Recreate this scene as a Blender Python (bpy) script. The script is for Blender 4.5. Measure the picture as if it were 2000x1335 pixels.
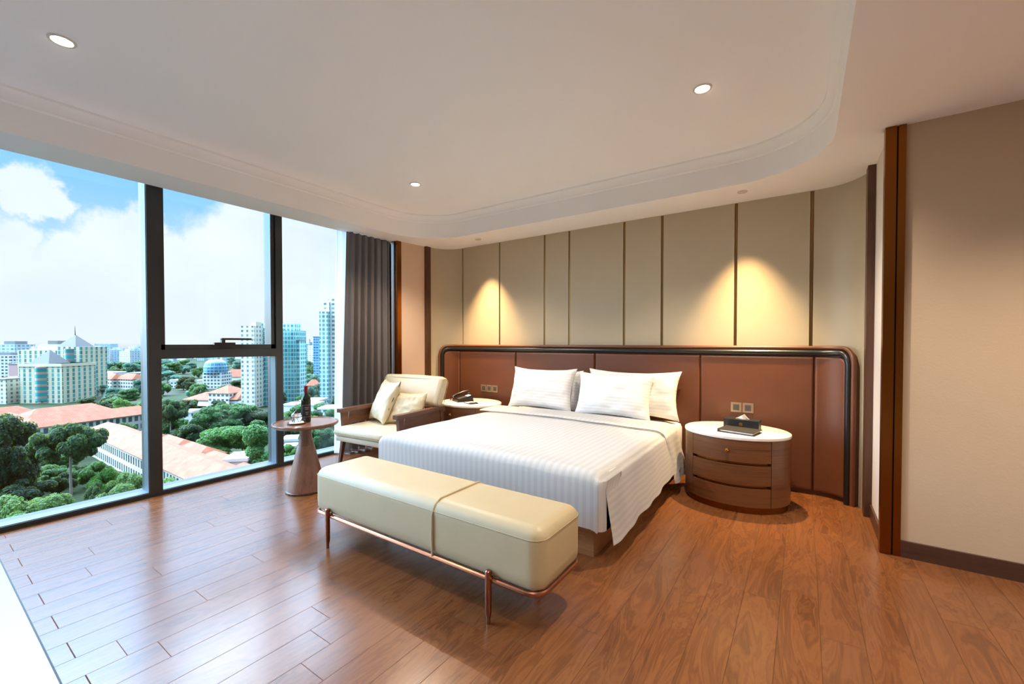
import bpy, bmesh, math, random
from mathutils import Vector, Matrix, noise
D = bpy.data
for o in list(D.objects): D.objects.remove(o, do_unlink=True)
SC = bpy.context.scene
COL = SC.collection
R = math.radians

# ------------------------------------------------------------------ camera
F, YAW, PITCH, CYY, HCAM = 829.6, -0.6012, 0.0166, 682.2, 1.25
cam = D.cameras.new('camera'); camo = D.objects.new('camera', cam); COL.objects.link(camo)
cam.sensor_width = 36; cam.lens = 36 * F / 2000
cam.shift_y = (CYY - 667.5) / 2000
cam.clip_start = .05; cam.clip_end = 9000
camo.location = (0, 0, HCAM)
camo.rotation_euler = (R(90) - PITCH, 0, -YAW)
SC.camera = camo
SC.view_settings.view_transform = 'Standard'
SC.view_settings.look = 'None'
SC.view_settings.gamma = 1
SC.view_settings.use_curve_mapping = False
SC.view_settings.exposure = 0.33
SC.cycles.use_denoising = True
SC.cycles.max_bounces = 10
SC.cycles.diffuse_bounces = 6
SC.cycles.glossy_bounces = 4
SC.cycles.transmission_bounces = 8
SC.cycles.transparent_max_bounces = 24
SC.cycles.sample_clamp_indirect = 8
SC.cycles.caustics_reflective = False
SC.cycles.caustics_refractive = False

FWD = Vector((math.sin(YAW) * math.cos(PITCH), math.cos(YAW) * math.cos(PITCH), -math.sin(PITCH)))
RGT = Vector((math.cos(YAW), -math.sin(YAW), 0)); UPV = RGT.cross(FWD)
CAMP = Vector((0, 0, HCAM))
def ray(x, y): return FWD + RGT * ((x - 1000) / F) - UPV * ((y - CYY) / F)
GZ = -45.0                                     # street level below the room
def ground(x, y):
    d = ray(x, y); return CAMP + d * ((GZ - HCAM) / d.z)

# ------------------------------------------------------------------ node helpers
def lin(c):
    if isinstance(c, str):
        c = tuple(int(c[i:i + 2], 16) / 255 for i in (0, 2, 4))
        c = tuple(v / 12.92 if v <= .04045 else ((v + .055) / 1.055) ** 2.4 for v in c)
    return (*c[:3], 1)
class NT:
    def __init__(s, tree): s.t = tree; s.n = tree.nodes; s.l = tree.links
    def new(s, typ, **kw):
        n = s.n.new(typ)
        for k, v in kw.items(): setattr(n, k, v)
        return n
    def put(s, sock, v):
        if v is None: return
        if hasattr(v, 'is_output'): s.l.new(v, sock)
        else: sock.default_value = v
    def math(s, op, a, b=None, c=None, clamp=False):
        n = s.new('ShaderNodeMath', operation=op); n.use_clamp = clamp
        for i, v in enumerate((a, b, c)): s.put(n.inputs[i], v)
        return n.outputs[0]
    def vmath(s, op, a, b=None, sc=None):
        n = s.new('ShaderNodeVectorMath', operation=op)
        s.put(n.inputs[0], a); s.put(n.inputs[1], b)
        if sc is not None: s.put(n.inputs['Scale'], sc)
        return n.outputs['Value'] if op in ('LENGTH', 'DISTANCE', 'DOT_PRODUCT') else n.outputs[0]
    def mix(s, f, a, b, blend='MIX'):
        n = s.new('ShaderNodeMix', data_type='RGBA', blend_type=blend)
        s.put(n.inputs[0], f); s.put(n.inputs[6], a); s.put(n.inputs[7], b); return n.outputs[2]
    def noise(s, vec, scale, detail=3, rough=.5, dist=0.0, dim='3D', out=0):
        n = s.new('ShaderNodeTexNoise', noise_dimensions=dim)
        s.put(n.inputs['Vector'], vec); n.inputs['Scale'].default_value = scale
        n.inputs['Detail'].default_value = detail; n.inputs['Roughness'].default_value = rough
        n.inputs['Distortion'].default_value = dist; return n.outputs[out]
    def ramp(s, f, stops, interp='LINEAR'):
        n = s.new('ShaderNodeValToRGB'); n.color_ramp.interpolation = interp
        e = n.color_ramp.elements
        while len(e) < len(stops): e.new(.5)
        for el, (p, c) in zip(e, stops): el.position = p; el.color = lin(c)
        s.put(n.inputs[0], f); return n.outputs[0]
    def map(s, v, a, b, c=0.0, d=1.0, kind='LINEAR'):
        n = s.new('ShaderNodeMapRange', interpolation_type=kind)
        s.put(n.inputs[0], v)
        for i, k in enumerate((a, b, c, d)): s.put(n.inputs[i + 1], k)
        return n.outputs[0]
    def sep(s, v):
        n = s.new('ShaderNodeSeparateXYZ'); s.put(n.inputs[0], v); return n.outputs
    def comb(s, x, y, z):
        n = s.new('ShaderNodeCombineXYZ')
        for i, v in enumerate((x, y, z)): s.put(n.inputs[i], v)
        return n.outputs[0]
    def coord(s, k='Object'): return s.new('ShaderNodeTexCoord').outputs[k]
    def bump(s, h, strength=.2, dist=.01):
        n = s.new('ShaderNodeBump'); n.inputs['Strength'].default_value = strength
        n.inputs['Distance'].default_value = dist; s.put(n.inputs['Height'], h); return n.outputs[0]

def material(name):
    m = D.materials.new(name); m.use_nodes = True
    nt = NT(m.node_tree); b = m.node_tree.nodes['Principled BSDF']
    return m, nt, b
def setp(nt, b, col=None, rough=None, metal=None, spec=None, normal=None, **kw):
    if col is not None: nt.put(b.inputs['Base Color'], lin(col) if isinstance(col, (str, tuple)) else col)
    if rough is not None: nt.put(b.inputs['Roughness'], rough)
    if metal is not None: nt.put(b.inputs['Metallic'], metal)
    if spec is not None: nt.put(b.inputs['Specular IOR Level'], spec)
    if normal is not None: nt.put(b.inputs['Normal'], normal)
    for k, v in kw.items(): nt.put(b.inputs[k], v)
def plain(name, col, rough=.5, metal=0, var=.06, scale=9, bump=0, bscale=60, spec=.5, **kw):
    m, nt, b = material(name)
    co = nt.coord()
    n = nt.noise(co, scale, 4)
    c0 = lin(col)
    c = nt.mix(nt.math('MULTIPLY', n, var * 4), c0, tuple(v * .55 for v in c0[:3]) + (1,)) if var else c0
    nt.put(b.inputs['Base Color'], c)
    nm = nt.bump(nt.noise(co, bscale, 3), bump, .004) if bump else None
    setp(nt, b, None, rough, metal, spec, nm, **kw)
    return m

# ------------------------------------------------------------------ world: hazy tropical sky with cumulus, bright high up
W = D.worlds.new('world'); SC.world = W; W.use_nodes = True
nt = NT(W.node_tree); nt.n.clear()
g = nt.coord('Generated'); sx, sy, sz = nt.sep(g)
SKY_HIGH, SKY_LOW, SUN_HAZE = 22.0, .92, 12.5
el = nt.math('ARCSINE', sz)
base = nt.ramp(nt.map(el, 0, .42), [(0, 'eaf0f6'), (.12, 'e2eef8'), (.35, 'bfe0fa'), (.62, '93cdfa'), (1, '7fbff5')])
def skydir(px, py): return ray(px, py).normalized()
warp = nt.vmath('SUBTRACT', nt.noise(g, 9, 5, .55, out=1), (.5, .5, .5))
fine = nt.vmath('SUBTRACT', nt.noise(g, 34, 5, .6, out=1), (.5, .5, .5))
gw = nt.vmath('ADD', g, nt.vmath('ADD', nt.vmath('SCALE', warp, sc=.085), nt.vmath('SCALE', fine, sc=.05)))
dens = None
for px, py, rr in [(75, 372, 85), (102, 402, 60), (45, 402, 55), (5, 472, 85), (-60, 480, 150), (150, 560, 150), (60, 605, 210), (140, 495, 75),
                   (228, 475, 105), (282, 440, 75), (215, 530, 150), (250, 590, 220), (350, 525, 110), (340, 600, 200), (400, 560, 160), (482, 440, 95),
                   (470, 500, 150), (600, 480, 140), (640, 445, 85), (560, 600, 200), (450, 600, 200), (-180, 560, 240), (740, 540, 260)]:
    d = skydir(px, py); r0 = rr / F * .74 * d.dot(FWD) ** 1.5
    dist = nt.vmath('DISTANCE', gw, tuple(d))
    v = nt.map(dist, r0 * .72, r0 * 1.12, 1, 0, 'SMOOTHSTEP')
    dens = v if dens is None else nt.math('MAXIMUM', dens, v)
soft = nt.noise(g, 5, 4, .5)
highc = nt.map(nt.noise(g, 3.2, 5, .55), .46, .66, 0, 1, 'SMOOTHSTEP')
dens = nt.math('MAXIMUM', dens, nt.math('MULTIPLY', highc, nt.map(el, .38, .55)))
ctone = nt.mix(nt.map(soft, .35, .7), lin('e6eef8'), lin('fbfcfe'))
skyc = nt.mix(nt.math('MULTIPLY', dens, nt.map(el, 0.0, .10, .35, .93)), base, ctone)
gain = nt.math('MULTIPLY', nt.map(el, R(16.5), R(37), 1.0, SKY_HIGH, 'SMOOTHSTEP'), nt.map(el, R(50), R(75), 1.0, .5, 'SMOOTHSTEP'))
west = nt.map(sx, .2, -.3, 0.08, 1.0, 'SMOOTHSTEP')         # brighter on the window side
gain = nt.math('ADD', 1.0, nt.math('MULTIPLY', nt.math('SUBTRACT', gain, 1.0), west))
sd_ = Vector((-.74, -.67, math.tan(R(24)))).normalized()       # sun behind thin cloud, out of the picture to the left
haze = nt.map(nt.vmath('DOT_PRODUCT', g, tuple(sd_)), math.cos(R(46)), math.cos(R(10)), 0, SUN_HAZE, 'SMOOTHSTEP')
gain = nt.math('ADD', gain, haze)
gain = nt.math('MULTIPLY', gain, nt.map(sz, -.05, 0.0, .25, SKY_LOW))
skyc = nt.mix(nt.map(el, R(21), R(40)), skyc, nt.mix(dens, lin('c6dcfa'), lin('eef4ff')))
bg = nt.new('ShaderNodeBackground'); nt.put(bg.inputs[0], skyc); nt.put(bg.inputs[1], gain)
out = nt.new('ShaderNodeOutputWorld'); nt.l.new(bg.outputs[0], out.inputs[0])
W.cycles.sampling_method = 'MANUAL'; W.cycles.sample_map_resolution = 1024

WARM = (1.0, .84, .66)
# ------------------------------------------------------------------ mesh helpers
def obj(name, bm, mat, parent=None, smooth=True, bevel=0, angle=35):
    if bevel:
        bmesh.ops.bevel(bm, geom=[e for e in bm.edges if e.calc_face_angle(0) > R(angle)], offset=bevel, segments=3, profile=.5, affect='EDGES')
    me = D.meshes.new(name)
    bmesh.ops.recalc_face_normals(bm, faces=bm.faces[:])
    bm.to_mesh(me); bm.free()
    for mm in (mat if isinstance(mat, (list, tuple)) else [mat]): me.materials.append(mm)
    o = D.objects.new(name, me); COL.objects.link(o)
    if parent: o.parent = parent
    if smooth:
        for p in me.polygons: p.use_smooth = True
        me.set_sharp_from_angle(angle=R(angle))
    return o
def thing(name, label, cat, loc=(0, 0, 0), rz=0, group=None):
    o = D.objects.new(name, None); COL.objects.link(o); o.empty_display_size = .1
    o.location = loc; o.rotation_euler = (0, 0, rz)
    o['label'] = label; o['category'] = cat
    if group: o['group'] = group
    return o
def tag(o, label, cat, group=None, kind=None):
    o['label'] = label; o['category'] = cat
    if group: o['group'] = group
    if kind: o['kind'] = kind
    return o
def struct(o, label=None):
    o['kind'] = 'structure'
    if label: o['label'] = label
    return o
def dup(root, loc=None, rz=None, label=None, group=None, scale=None):
    r = root.copy(); COL.objects.link(r)
    if loc is not None: r.location = loc
    if rz is not None: r.rotation_euler = (0, 0, rz)
    if scale is not None: r.scale = scale
    if label: r['label'] = label
    if group: r['group'] = group
    for ch in list(root.children):
        c = ch.copy(); COL.objects.link(c); c.parent = r
        for gch in ch.children:
            d = gch.copy(); COL.objects.link(d); d.parent = c
    return r
def B(): return bmesh.new()
def box(bm, x0, x1, y0, y1, z0, z1, mi=0):
    vs = [bm.verts.new(p) for p in ((x0, y0, z0), (x1, y0, z0), (x1, y1, z0), (x0, y1, z0), (x0, y0, z1), (x1, y0, z1), (x1, y1, z1), (x0, y1, z1))]
    for f in ((3, 2, 1, 0), (4, 5, 6, 7), (0, 1, 5, 4), (1, 2, 6, 5), (2, 3, 7, 6), (3, 0, 4, 7)):
        bm.faces.new([vs[i] for i in f]).material_index = mi
    return bm
def cbox(cx, cy, cz, dx, dy, dz): return box(B(), cx - dx / 2, cx + dx / 2, cy - dy / 2, cy + dy / 2, cz - dz / 2, cz + dz / 2)
def lathe(bm, prof, n=40, sx=1, sy=1, c=(0, 0, 0)):
    rings = []
    for r, z in prof:
        rings.append([bm.verts.new((c[0] + sx * r * math.cos(2 * math.pi * i / n), c[1] + sy * r * math.sin(2 * math.pi * i / n), c[2] + z)) for i in range(n)] if r > 1e-6 else [bm.verts.new((c[0], c[1], c[2] + z))])
    for a, b in zip(rings, rings[1:]):
        for i in range(n):
            j = (i + 1) % n
            if len(a) == 1 and len(b) == 1: continue
            if len(a) == 1: bm.faces.new((a[0], b[i], b[j]))
            elif len(b) == 1: bm.faces.new((a[i], a[j], b[0]))
            else: bm.faces.new((a[i], a[j], b[j], b[i]))
    for rg in (rings[0], rings[-1]):
        if len(rg) > 2 and not (rings[0] is rings[-1]): bm.faces.new(rg)
    return bm
def tube(bm, pts, r, n=12, closed=False, rb=None):
    pts = [Vector(p) for p in pts]; m = len(pts); rings = []
    up = None
    for i, p in enumerate(pts):
        a = pts[i - 1] if (i or closed) else p; b = pts[(i + 1) % m] if (i < m - 1 or closed) else p
        t = (b - a).normalized()
        if up is None: up = Vector((0, 0, 1)) if abs(t.z) < .9 else Vector((1, 0, 0))
        s = t.cross(up).normalized(); u2 = s.cross(t); up = u2
        rr = r if rb is None else r + (rb - r) * i / (m - 1)
        rings.append([bm.verts.new(p + (s * math.cos(2 * math.pi * k / n) + u2 * math.sin(2 * math.pi * k / n)) * rr) for k in range(n)])
    for i in range(m if closed else m - 1):
        a, b = rings[i], rings[(i + 1) % m]
        for k in range(n): bm.faces.new((a[k], a[(k + 1) % n], b[(k + 1) % n], b[k]))
    if not closed: bm.faces.new(rings[0]); bm.faces.new(rings[-1])
    return bm
def prism(bm, poly, z0, z1):
    a = [bm.verts.new((x, y, z0)) for x, y in poly]; b = [bm.verts.new((x, y, z1)) for x, y in poly]
    bm.faces.new(a[::-1]); bm.faces.new(b)
    for i in range(len(poly)):
        j = (i + 1) % len(poly); bm.faces.new((a[i], a[j], b[j], b[i]))
    return bm
def hexa(bm, P):
    vs = [bm.verts.new(p) for p in P]
    for f in ((3, 2, 1, 0), (4, 5, 6, 7), (0, 1, 5, 4), (1, 2, 6, 5), (2, 3, 7, 6), (3, 0, 4, 7)): bm.faces.new([vs[i] for i in f])
    return bm
def gridmesh(nu, nv, fn, uv=None, bm=None):
    bm = bm or B(); vs = [[bm.verts.new(fn(i / nu, j / nv)) for j in range(nv + 1)] for i in range(nu + 1)]
    lay = bm.loops.layers.uv.verify() if uv else None
    for i in range(nu):
        for j in range(nv):
            f = bm.faces.new((vs[i][j], vs[i + 1][j], vs[i + 1][j + 1], vs[i][j + 1]))
            if uv:
                for lp, (a, b) in zip(f.loops, ((i, j), (i + 1, j), (i + 1, j + 1), (i, j + 1))): lp[lay].uv = uv(a / nu, b / nv)
    return bm
def rrect(x0, x1, y0, y1, r, n=8):
    P = []
    for cx, cy, a0 in ((x1 - r, y1 - r, 0), (x0 + r, y1 - r, 90), (x0 + r, y0 + r, 180), (x1 - r, y0 + r, 270)):
        for k in range(n + 1):
            a = R(a0 + 90 * k / n); P.append((cx + r * math.cos(a), cy + r * math.sin(a)))
    return P
def roundslab(bm, poly_fn, levels):
    """stack of outlines (poly_fn(inset) -> points) at heights z: levels = [(inset, z), ...]"""
    rings = [[bm.verts.new((x, y, z)) for x, y in poly_fn(i)] for i, z in levels]
    for a, b in zip(rings, rings[1:]):
        for k in range(len(a)):
            j = (k + 1) % len(a); bm.faces.new((a[k], a[j], b[j], b[k]))
    bm.faces.new(rings[0][::-1]); bm.faces.new(rings[-1])
    return bm

# ------------------------------------------------------------------ materials
def wood(name, c1, c2, rough=.35, axis='X', scale=1.0, c3=None, spec=.5):
    m, nt, b = material(name); co = nt.coord()
    st = {'H': (.5, .5, 16), 'X': (.6, 7, 7), 'Y': (7, .6, 7), 'Z': (7, 7, .6)}[axis]
    v = nt.vmath('MULTIPLY', co, tuple(k * scale for k in st))
    n1 = nt.noise(v, 2.2, 6, .62, 1.3); n2 = nt.noise(nt.vmath('MULTIPLY', v, (1, 1, 1)), 14, 3, .6)
    f = nt.math('ADD', nt.math('MULTIPLY', n1, .75), nt.math('MULTIPLY', n2, .3))
    c = nt.ramp(f, [(.3, c1), (.55, c2), (.75, c3 or c1)])
    setp(nt, b, c, rough, 0, spec, nt.bump(n2, .06, .003)); return m
M = {}
M['walnut'] = wood('walnut_wood', '3f2718', '70482c', .3, 'H', 1.0, '52341f')
M['walnut_dark'] = wood('dark_walnut_wood', '3b2418', '5a3a28', .35, 'Z')
M['chair_wood'] = wood('chair_walnut', '4a2d20', '6e4735', .35, 'Y')
M['table_wood'] = wood('table_walnut', '6b4a3c', '8c6856', .35, 'Z', .8)
M['tabletop_wood'] = wood('tabletop_walnut', '6b4a3c', '8c6856', .22, 'X', .8)
M['base_wood'] = wood('bed_base_oak', '7a5334', '9a7049', .4, 'X')
M['skirting_wood'] = wood('skirting_wood', '35201a', '4a2f24', .35, 'X')
M['bronze'] = plain('bronze_metal', '8a5524', .26, 1, .05, 4)
M['gold'] = plain('brushed_gold', '8d6b3f', .35, 1, .06, 5)
M['brass'] = plain('polished_brass', 'd8a95c', .18, 1, .02)
M['rose_bronze'] = plain('rose_bronze_tube', 'a5715a', .28, 1, .04)
M['black_metal'] = plain('black_tube', '1c1a19', .3, 0, .03)
M['dark_line'] = plain('dark_recess', '14100d', .6, 0, 0)
M['leather_wall'] = plain('sage_beige_wall_leather', 'bbac90', .5, 0, .04, 5, .12, 260)
def leather(name, c, dark, rough=.42):
    m, nt, b = material(name); co = nt.coord()
    n = nt.noise(co, 5, 5, .6); f = nt.noise(co, 180, 2)
    setp(nt, b, nt.mix(nt.math('ADD', nt.math('MULTIPLY', n, .7), nt.math('MULTIPLY', f, .3)), lin(c), lin(dark)), rough, 0, .5, nt.bump(f, .12, .002)); return m
M['leather_brown'] = leather('brown_headboard_leather', '6f3f25', '522f1b', .46)
M['leather_rim'] = leather('brown_rim_leather', '74452b', '57311d', .4)
M['leather_cream'] = leather('cream_bench_leather', 'bfb191', 'ac9d7d', .45)
M['leather_ivory'] = leather('ivory_chair_leather', 'ddd2b6', 'cfc2a4', .42)
M['plaster'] = plain('white_ceiling_paint', 'f7f6f4', .9, 0, .01, 3)
M['wallpaper'] = plain('beige_wallpaper', 'bfa78c', .85, 0, .03, 6, .15, 90)
M['wall_pink'] = plain('warm_beige_paint', 'd5b8a0', .85, 0, .02, 6)
M['wall_white'] = plain('white_wall_paint', 'dcd3c9', .85, 0, .01, 6)
M['frame'] = plain('dark_window_aluminium', '3d4043', .34, .4, .03)
M['frame_skylit'] = plain('skylit_window_grey', '64727d', .45, .5, .02)  # frame grey lightened to carry the sky light on sill and jamb
M['stone'] = plain('white_stone_tile', 'a9adb2', .18, 0, .02, 3)
M['marble'] = plain('white_nightstand_stone', 'efe8de', .22, 0, .02, 6)
M['black_plastic'] = plain('black_plastic', '1b1a1c', .3, 0, .02)
M['black_leather'] = plain('black_leatherette', '17191b', .42, 0, .05, 8, .2, 250)
M['grey_leather'] = plain('grey_leatherette', '302f2c', .45, 0, .06, 8, .2, 250)
M['paper'] = plain('white_paper', 'f2f0ec', .85, 0, .01)
M['tissue'] = plain('tissue_paper', 'fbfaf8', .9, 0, 0, Sheen=0) if False else plain('tissue_paper', 'fbfaf8', .9, 0, 0)
M['socket'] = plain('nickel_socket_plate', 'b09a86', .3, .7, .02)
M['socket_dark'] = plain('grey_socket_insert', '4a4744', .4, 0, .02)
M['curtain'] = plain('charcoal_curtain_cloth', '8a807b', .85, 0, .04, 4, .1, 300)
M['hem'] = plain('curtain_lining', 'b9aea6', .85, 0, .02)
m, nt, b = material('sheer_voile'); setp(nt, b, 'f6f8fa', .9, 0, .2)
tr = nt.new('ShaderNodeBsdfTranslucent'); tr.inputs[0].default_value = lin('f6f8fa')
tp = nt.new('ShaderNodeBsdfTransparent'); a1 = nt.new('ShaderNodeMixShader'); a2 = nt.new('ShaderNodeMixShader')
a1.inputs[0].default_value = .55; a2.inputs[0].default_value = .18
nt.l.new(b.outputs[0], a1.inputs[1]); nt.l.new(tr.outputs[0], a1.inputs[2]); nt.l.new(a1.outputs[0], a2.inputs[1]); nt.l.new(tp.outputs[0], a2.inputs[2])
nt.l.new(a2.outputs[0], m.node_tree.nodes['Material Output'].inputs[0]); M['sheer'] = m
def glass_pane():
    m, nt, b = material('window_glass'); nt.n.remove(b)
    t = nt.new('ShaderNodeBsdfTransparent'); t.inputs[0].default_value = (.95, .985, .985, 1)
    gl = nt.new('ShaderNodeBsdfGlossy'); gl.inputs['Roughness'].default_value = .0
    fr = nt.new('ShaderNodeFresnel'); fr.inputs[0].default_value = 1.45
    mx = nt.new('ShaderNodeMixShader'); nt.put(mx.inputs[0], nt.math('MULTIPLY', fr.outputs[0], .6))
    nt.l.new(t.outputs[0], mx.inputs[1]); nt.l.new(gl.outputs[0], mx.inputs[2])
    nt.l.new(mx.outputs[0], m.node_tree.nodes['Material Output'].inputs[0]); return m
M['pane'] = glass_pane()
m, nt, b = material('clear_glass'); setp(nt, b, 'ffffff', .0, 0, .5); b.inputs['Transmission Weight'].default_value = 1; b.inputs['IOR'].default_value = 1.45; M['clear'] = m
m, nt, b = material('dark_bottle_glass'); setp(nt, b, '0e1a14', .05, 0, .7); M['bottle'] = m
M['label_black'] = plain('black_bottle_label', '1a1817', .5, 0, .02)
M['label_white'] = plain('label_print', 'b9b2a8', .5, 0, .02)
M['red_foil'] = plain('red_foil', '8a1f28', .3, .3, .02)
def linen(name, pitch, c1='f0efee', c2='eaeaea', axis=0):
    m, nt, b = material(name); u = nt.sep(nt.coord('UV'))[axis]
    s = nt.math('SINE', nt.math('MULTIPLY', u, 2 * math.pi / pitch))
    st = nt.map(s, -.25, .25, 0, 1, 'SMOOTHSTEP')
    n = nt.noise(nt.coord(), 420, 2)
    wr = nt.noise(nt.coord(), 9, 4, .55)
    setp(nt, b, nt.mix(st, lin(c1), lin(c2)), nt.map(st, 0, 1, .75, .6), 0, .4, nt.bump(nt.math('ADD', nt.math('MULTIPLY', n, .08), wr), .16, .012))
    b.inputs['Sheen Weight'].default_value = .1; return m
M['duvet'] = linen('striped_duvet_sateen', .046, 'ededed', 'e4e4e4')
M['pillow'] = linen('striped_pillow_sateen', .03, 'dedede', 'd4d4d4')
M['sheet'] = plain('white_cotton_sheet', 'f0eeec', .8, 0, .01, 5, .15, 20)
def emit(name, col, s):
    m, nt, b = material(name); b.inputs['Base Color'].default_value = (0, 0, 0, 1)
    b.inputs['Emission Color'].default_value = (*col, 1); b.inputs['Emission Strength'].default_value = s; return m
M['lamp_lens'] = emit('lit_lamp_lens', (1, .86, .66), 14)
M['lamp_trim'] = plain('white_lamp_trim', 'd9d2c8', .4, 0, .01)
# wooden plank floor
def floor_mat():
    m, nt, b = material('walnut_plank_floor'); co = nt.coord(); x, y, z = nt.sep(co)
    pw = .1524
    u = nt.math('DIVIDE', nt.math('ADD', x, 20 * pw + .238 - .004), pw)
    iu = nt.math('FLOOR', u); fu = nt.math('SUBTRACT', u, iu)
    wn = nt.new('ShaderNodeTexWhiteNoise', noise_dimensions='1D'); nt.put(wn.inputs['W'], iu)
    off = nt.math('MULTIPLY', wn.outputs[0], 7.3)
    v = nt.math('DIVIDE', nt.math('ADD', y, off), 1.21); iv = nt.math('FLOOR', v); fv = nt.math('SUBTRACT', v, iv)
    w2 = nt.new('ShaderNodeTexWhiteNoise', noise_dimensions='2D'); nt.put(w2.inputs[0], nt.comb(iu, iv, 0))
    du = nt.math('MULTIPLY', nt.math('MINIMUM', fu, nt.math('SUBTRACT', 1, fu)), pw)
    dv = nt.math('MULTIPLY', nt.math('MINIMUM', fv, nt.math('SUBTRACT', 1, fv)), 1.21)
    edge = nt.math('MINIMUM', du, dv)
    odd = nt.math('GREATER_THAN', nt.math('FRACT', nt.math('MULTIPLY', iu, .5)), .25)
    seam = nt.math('MAXIMUM', nt.map(edge, .0006, .002, 1, 0), nt.math('MULTIPLY', odd, nt.map(nt.math('ABSOLUTE', nt.math('SUBTRACT', y, .393)), .0012, .003, 1, 0)))
    gvec = nt.vmath('ADD', nt.vmath('MULTIPLY', co, (5.5, .9, 1)), nt.vmath('SCALE', w2.outputs[1], sc=37.0))
    n1 = nt.noise(gvec, 1.5, 4, .55, 1.6)
    rings = nt.math('ADD', .5, nt.math('MULTIPLY', nt.math('SINE', nt.math('MULTIPLY', n1, 46)), .5))
    n2 = nt.noise(nt.vmath('MULTIPLY', gvec, (5, 1.0, 1)), 3, 3, .6)
    f = nt.math('ADD', nt.math('MULTIPLY', n1, .6), nt.math('ADD', nt.math('MULTIPLY', rings, .15), nt.math('MULTIPLY', n2, .2)))
    c = nt.ramp(f, [(.3, '5a331b'), (.47, '704324'), (.58, '7b4b29'), (.72, '653b20')])
    c = nt.mix(nt.math('MULTIPLY', w2.outputs[0], .3), c, lin('7d5538'))
    c = nt.mix(nt.math('MULTIPLY', seam, .55), c, lin('3a2314'))
    setp(nt, b, c, nt.math('MAXIMUM', nt.map(n2, .2, .8, .23, .27), nt.math('MULTIPLY', seam, .8)), 0, nt.math('MULTIPLY', .6, nt.math('SUBTRACT', 1, nt.math('MULTIPLY', seam, .9))), nt.bump(n2, .012, .002))
    return m
M['floor'] = floor_mat()

# ------------------------------------------------------------------ room shell
CZ, TZ, UZ = 2.505, 2.745, 2.79           # low ceiling, tray face top, tray ceiling
XW = -4.335                               # front face of window frames
XR, YB, YH = 3.2, -3.6, 4.33              # right end, back end, head wall
bm = B(); box(bm, -4.62, XR, .335, 4.6, -.12, 0); struct(obj('floor', bm, M['floor'], smooth=False), 'walnut plank floor')
bm = B(); box(bm, -4.62, XR, YB, .329, -.12, 0); struct(obj('floor_stone', bm, M['stone'], smooth=False), 'white stone floor beside the wooden planks')
bm = B(); box(bm, -4.62, XR, .329, .335, -.12, .0008); struct(obj('trim_1', bm, M['dark_line'], smooth=False))
# ceiling with the rounded tray
TX0, TX1, TY0, TY1, TRAD = -3.937, .148, -2.4, 3.825, .62
OX0, OX1, OY0, OY1 = -4.312, XR, YB, 4.75
def ceiling():
    bm = B(); n = 14
    poly = rrect(TX0, TX1, TY0, TY1, TRAD, n)
    def ring(ins, z): return [bm.verts.new((x, y, z)) for x, y in rrect(TX0 + ins, TX1 - ins, TY0 + ins, TY1 - ins, TRAD - ins, n)]
    def bridge(a, b):
        for i in range(len(a)):
            j = (i + 1) % len(a); bm.faces.new((a[i], a[j], b[j], b[i]))
    rings = [ring(0, CZ), ring(0, CZ + .175), ring(.012, CZ + .187), ring(.012, CZ + .2), ring(0.03, TZ), ring(.045, TZ + .01), ring(.045, TZ + .025), ring(.075, UZ)]
    for a, b in zip(rings, rings[1:]): bridge(a, b)
    bm.faces.new(rings[-1])
    # low ceiling around the tray
    o = [bm.verts.new(p) for p in ((OX1, OY1, CZ), (OX0, OY1, CZ), (OX0, OY0, CZ), (OX1, OY0, CZ))]
    r0 = rings[0]; m = n + 1
    for q in range(4):
        seg = r0[q * m:(q + 1) * m]
        for k in range(n): bm.faces.new((o[q], seg[k], seg[k + 1]))
        nx = r0[((q + 1) * m) % len(r0)]
        bm.faces.new((o[q], seg[-1], nx, o[(q + 1) % 4]))
    # slab above so no sky leaks in
    box(bm, -4.8, OX1, OY0, OY1, UZ + .05, UZ + .2)
    t = [bm.verts.new((v.co.x, v.co.y, UZ + .05)) for v in o]
    for q in range(4): bm.faces.new((o[q], o[(q + 1) % 4], t[(q + 1) % 4], t[q]))
    return bm
struct(obj('ceiling', ceiling(), M['plaster'], angle=40), 'white tray ceiling with rounded corners')

# head wall: curved sage leather panels with metal strips
ARC_R = .30
def plan(s, off=0.0):
    """point on the head wall's plan curve: s = x in the straight middle, running on round both ends; off = towards the room"""
    r = ARC_R - off
    if s > .10:
        L = ARC_R * math.pi / 2; d = s - .10
        if d <= L:
            a = d / ARC_R; return Vector((.10 + r * math.sin(a), YH - ARC_R + r * math.cos(a), 0))
        return Vector((.10 + r, YH - ARC_R - (d - L), 0))
    if s < -3.79:
        L = ARC_R * math.pi / 2; d = -3.79 - s
        if d <= L:
            a = d / ARC_R; return Vector((-3.79 - r * math.sin(a), YH - ARC_R + r * math.cos(a), 0))
        return Vector((-3.79 - r, YH - ARC_R - (d - L), 0))
    return Vector((s, YH - off, 0))
def arcs(s0, s1, step=.035):
    n = max(1, int(math.ceil((s1 - s0) / step))) if (s1 > .08 or s0 < -3.77) else 1
    return [s0 + (s1 - s0) * i / n for i in range(n + 1)]
def curved_slab(s0, s1, z0, z1, o0, o1, bev=0.0):
    bm = B(); S = arcs(s0, s1); rings = []
    for i, s in enumerate(S):
        rings.append([bm.verts.new(plan(s, o) + Vector((0, 0, z))) for o, z in ((o0, z0), (o1, z0), (o1, z1), (o0, z1))])
    for a, b in zip(rings, rings[1:]):
        for k in range(4): bm.faces.new((a[k], a[(k + 1) % 4], b[(k + 1) % 4], b[k]))
    bm.faces.new(rings[0]); bm.faces.new(rings[-1]); return bm
SA, SB = -3.79 - ARC_R * math.pi / 2, .10 + ARC_R * math.pi / 2
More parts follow.
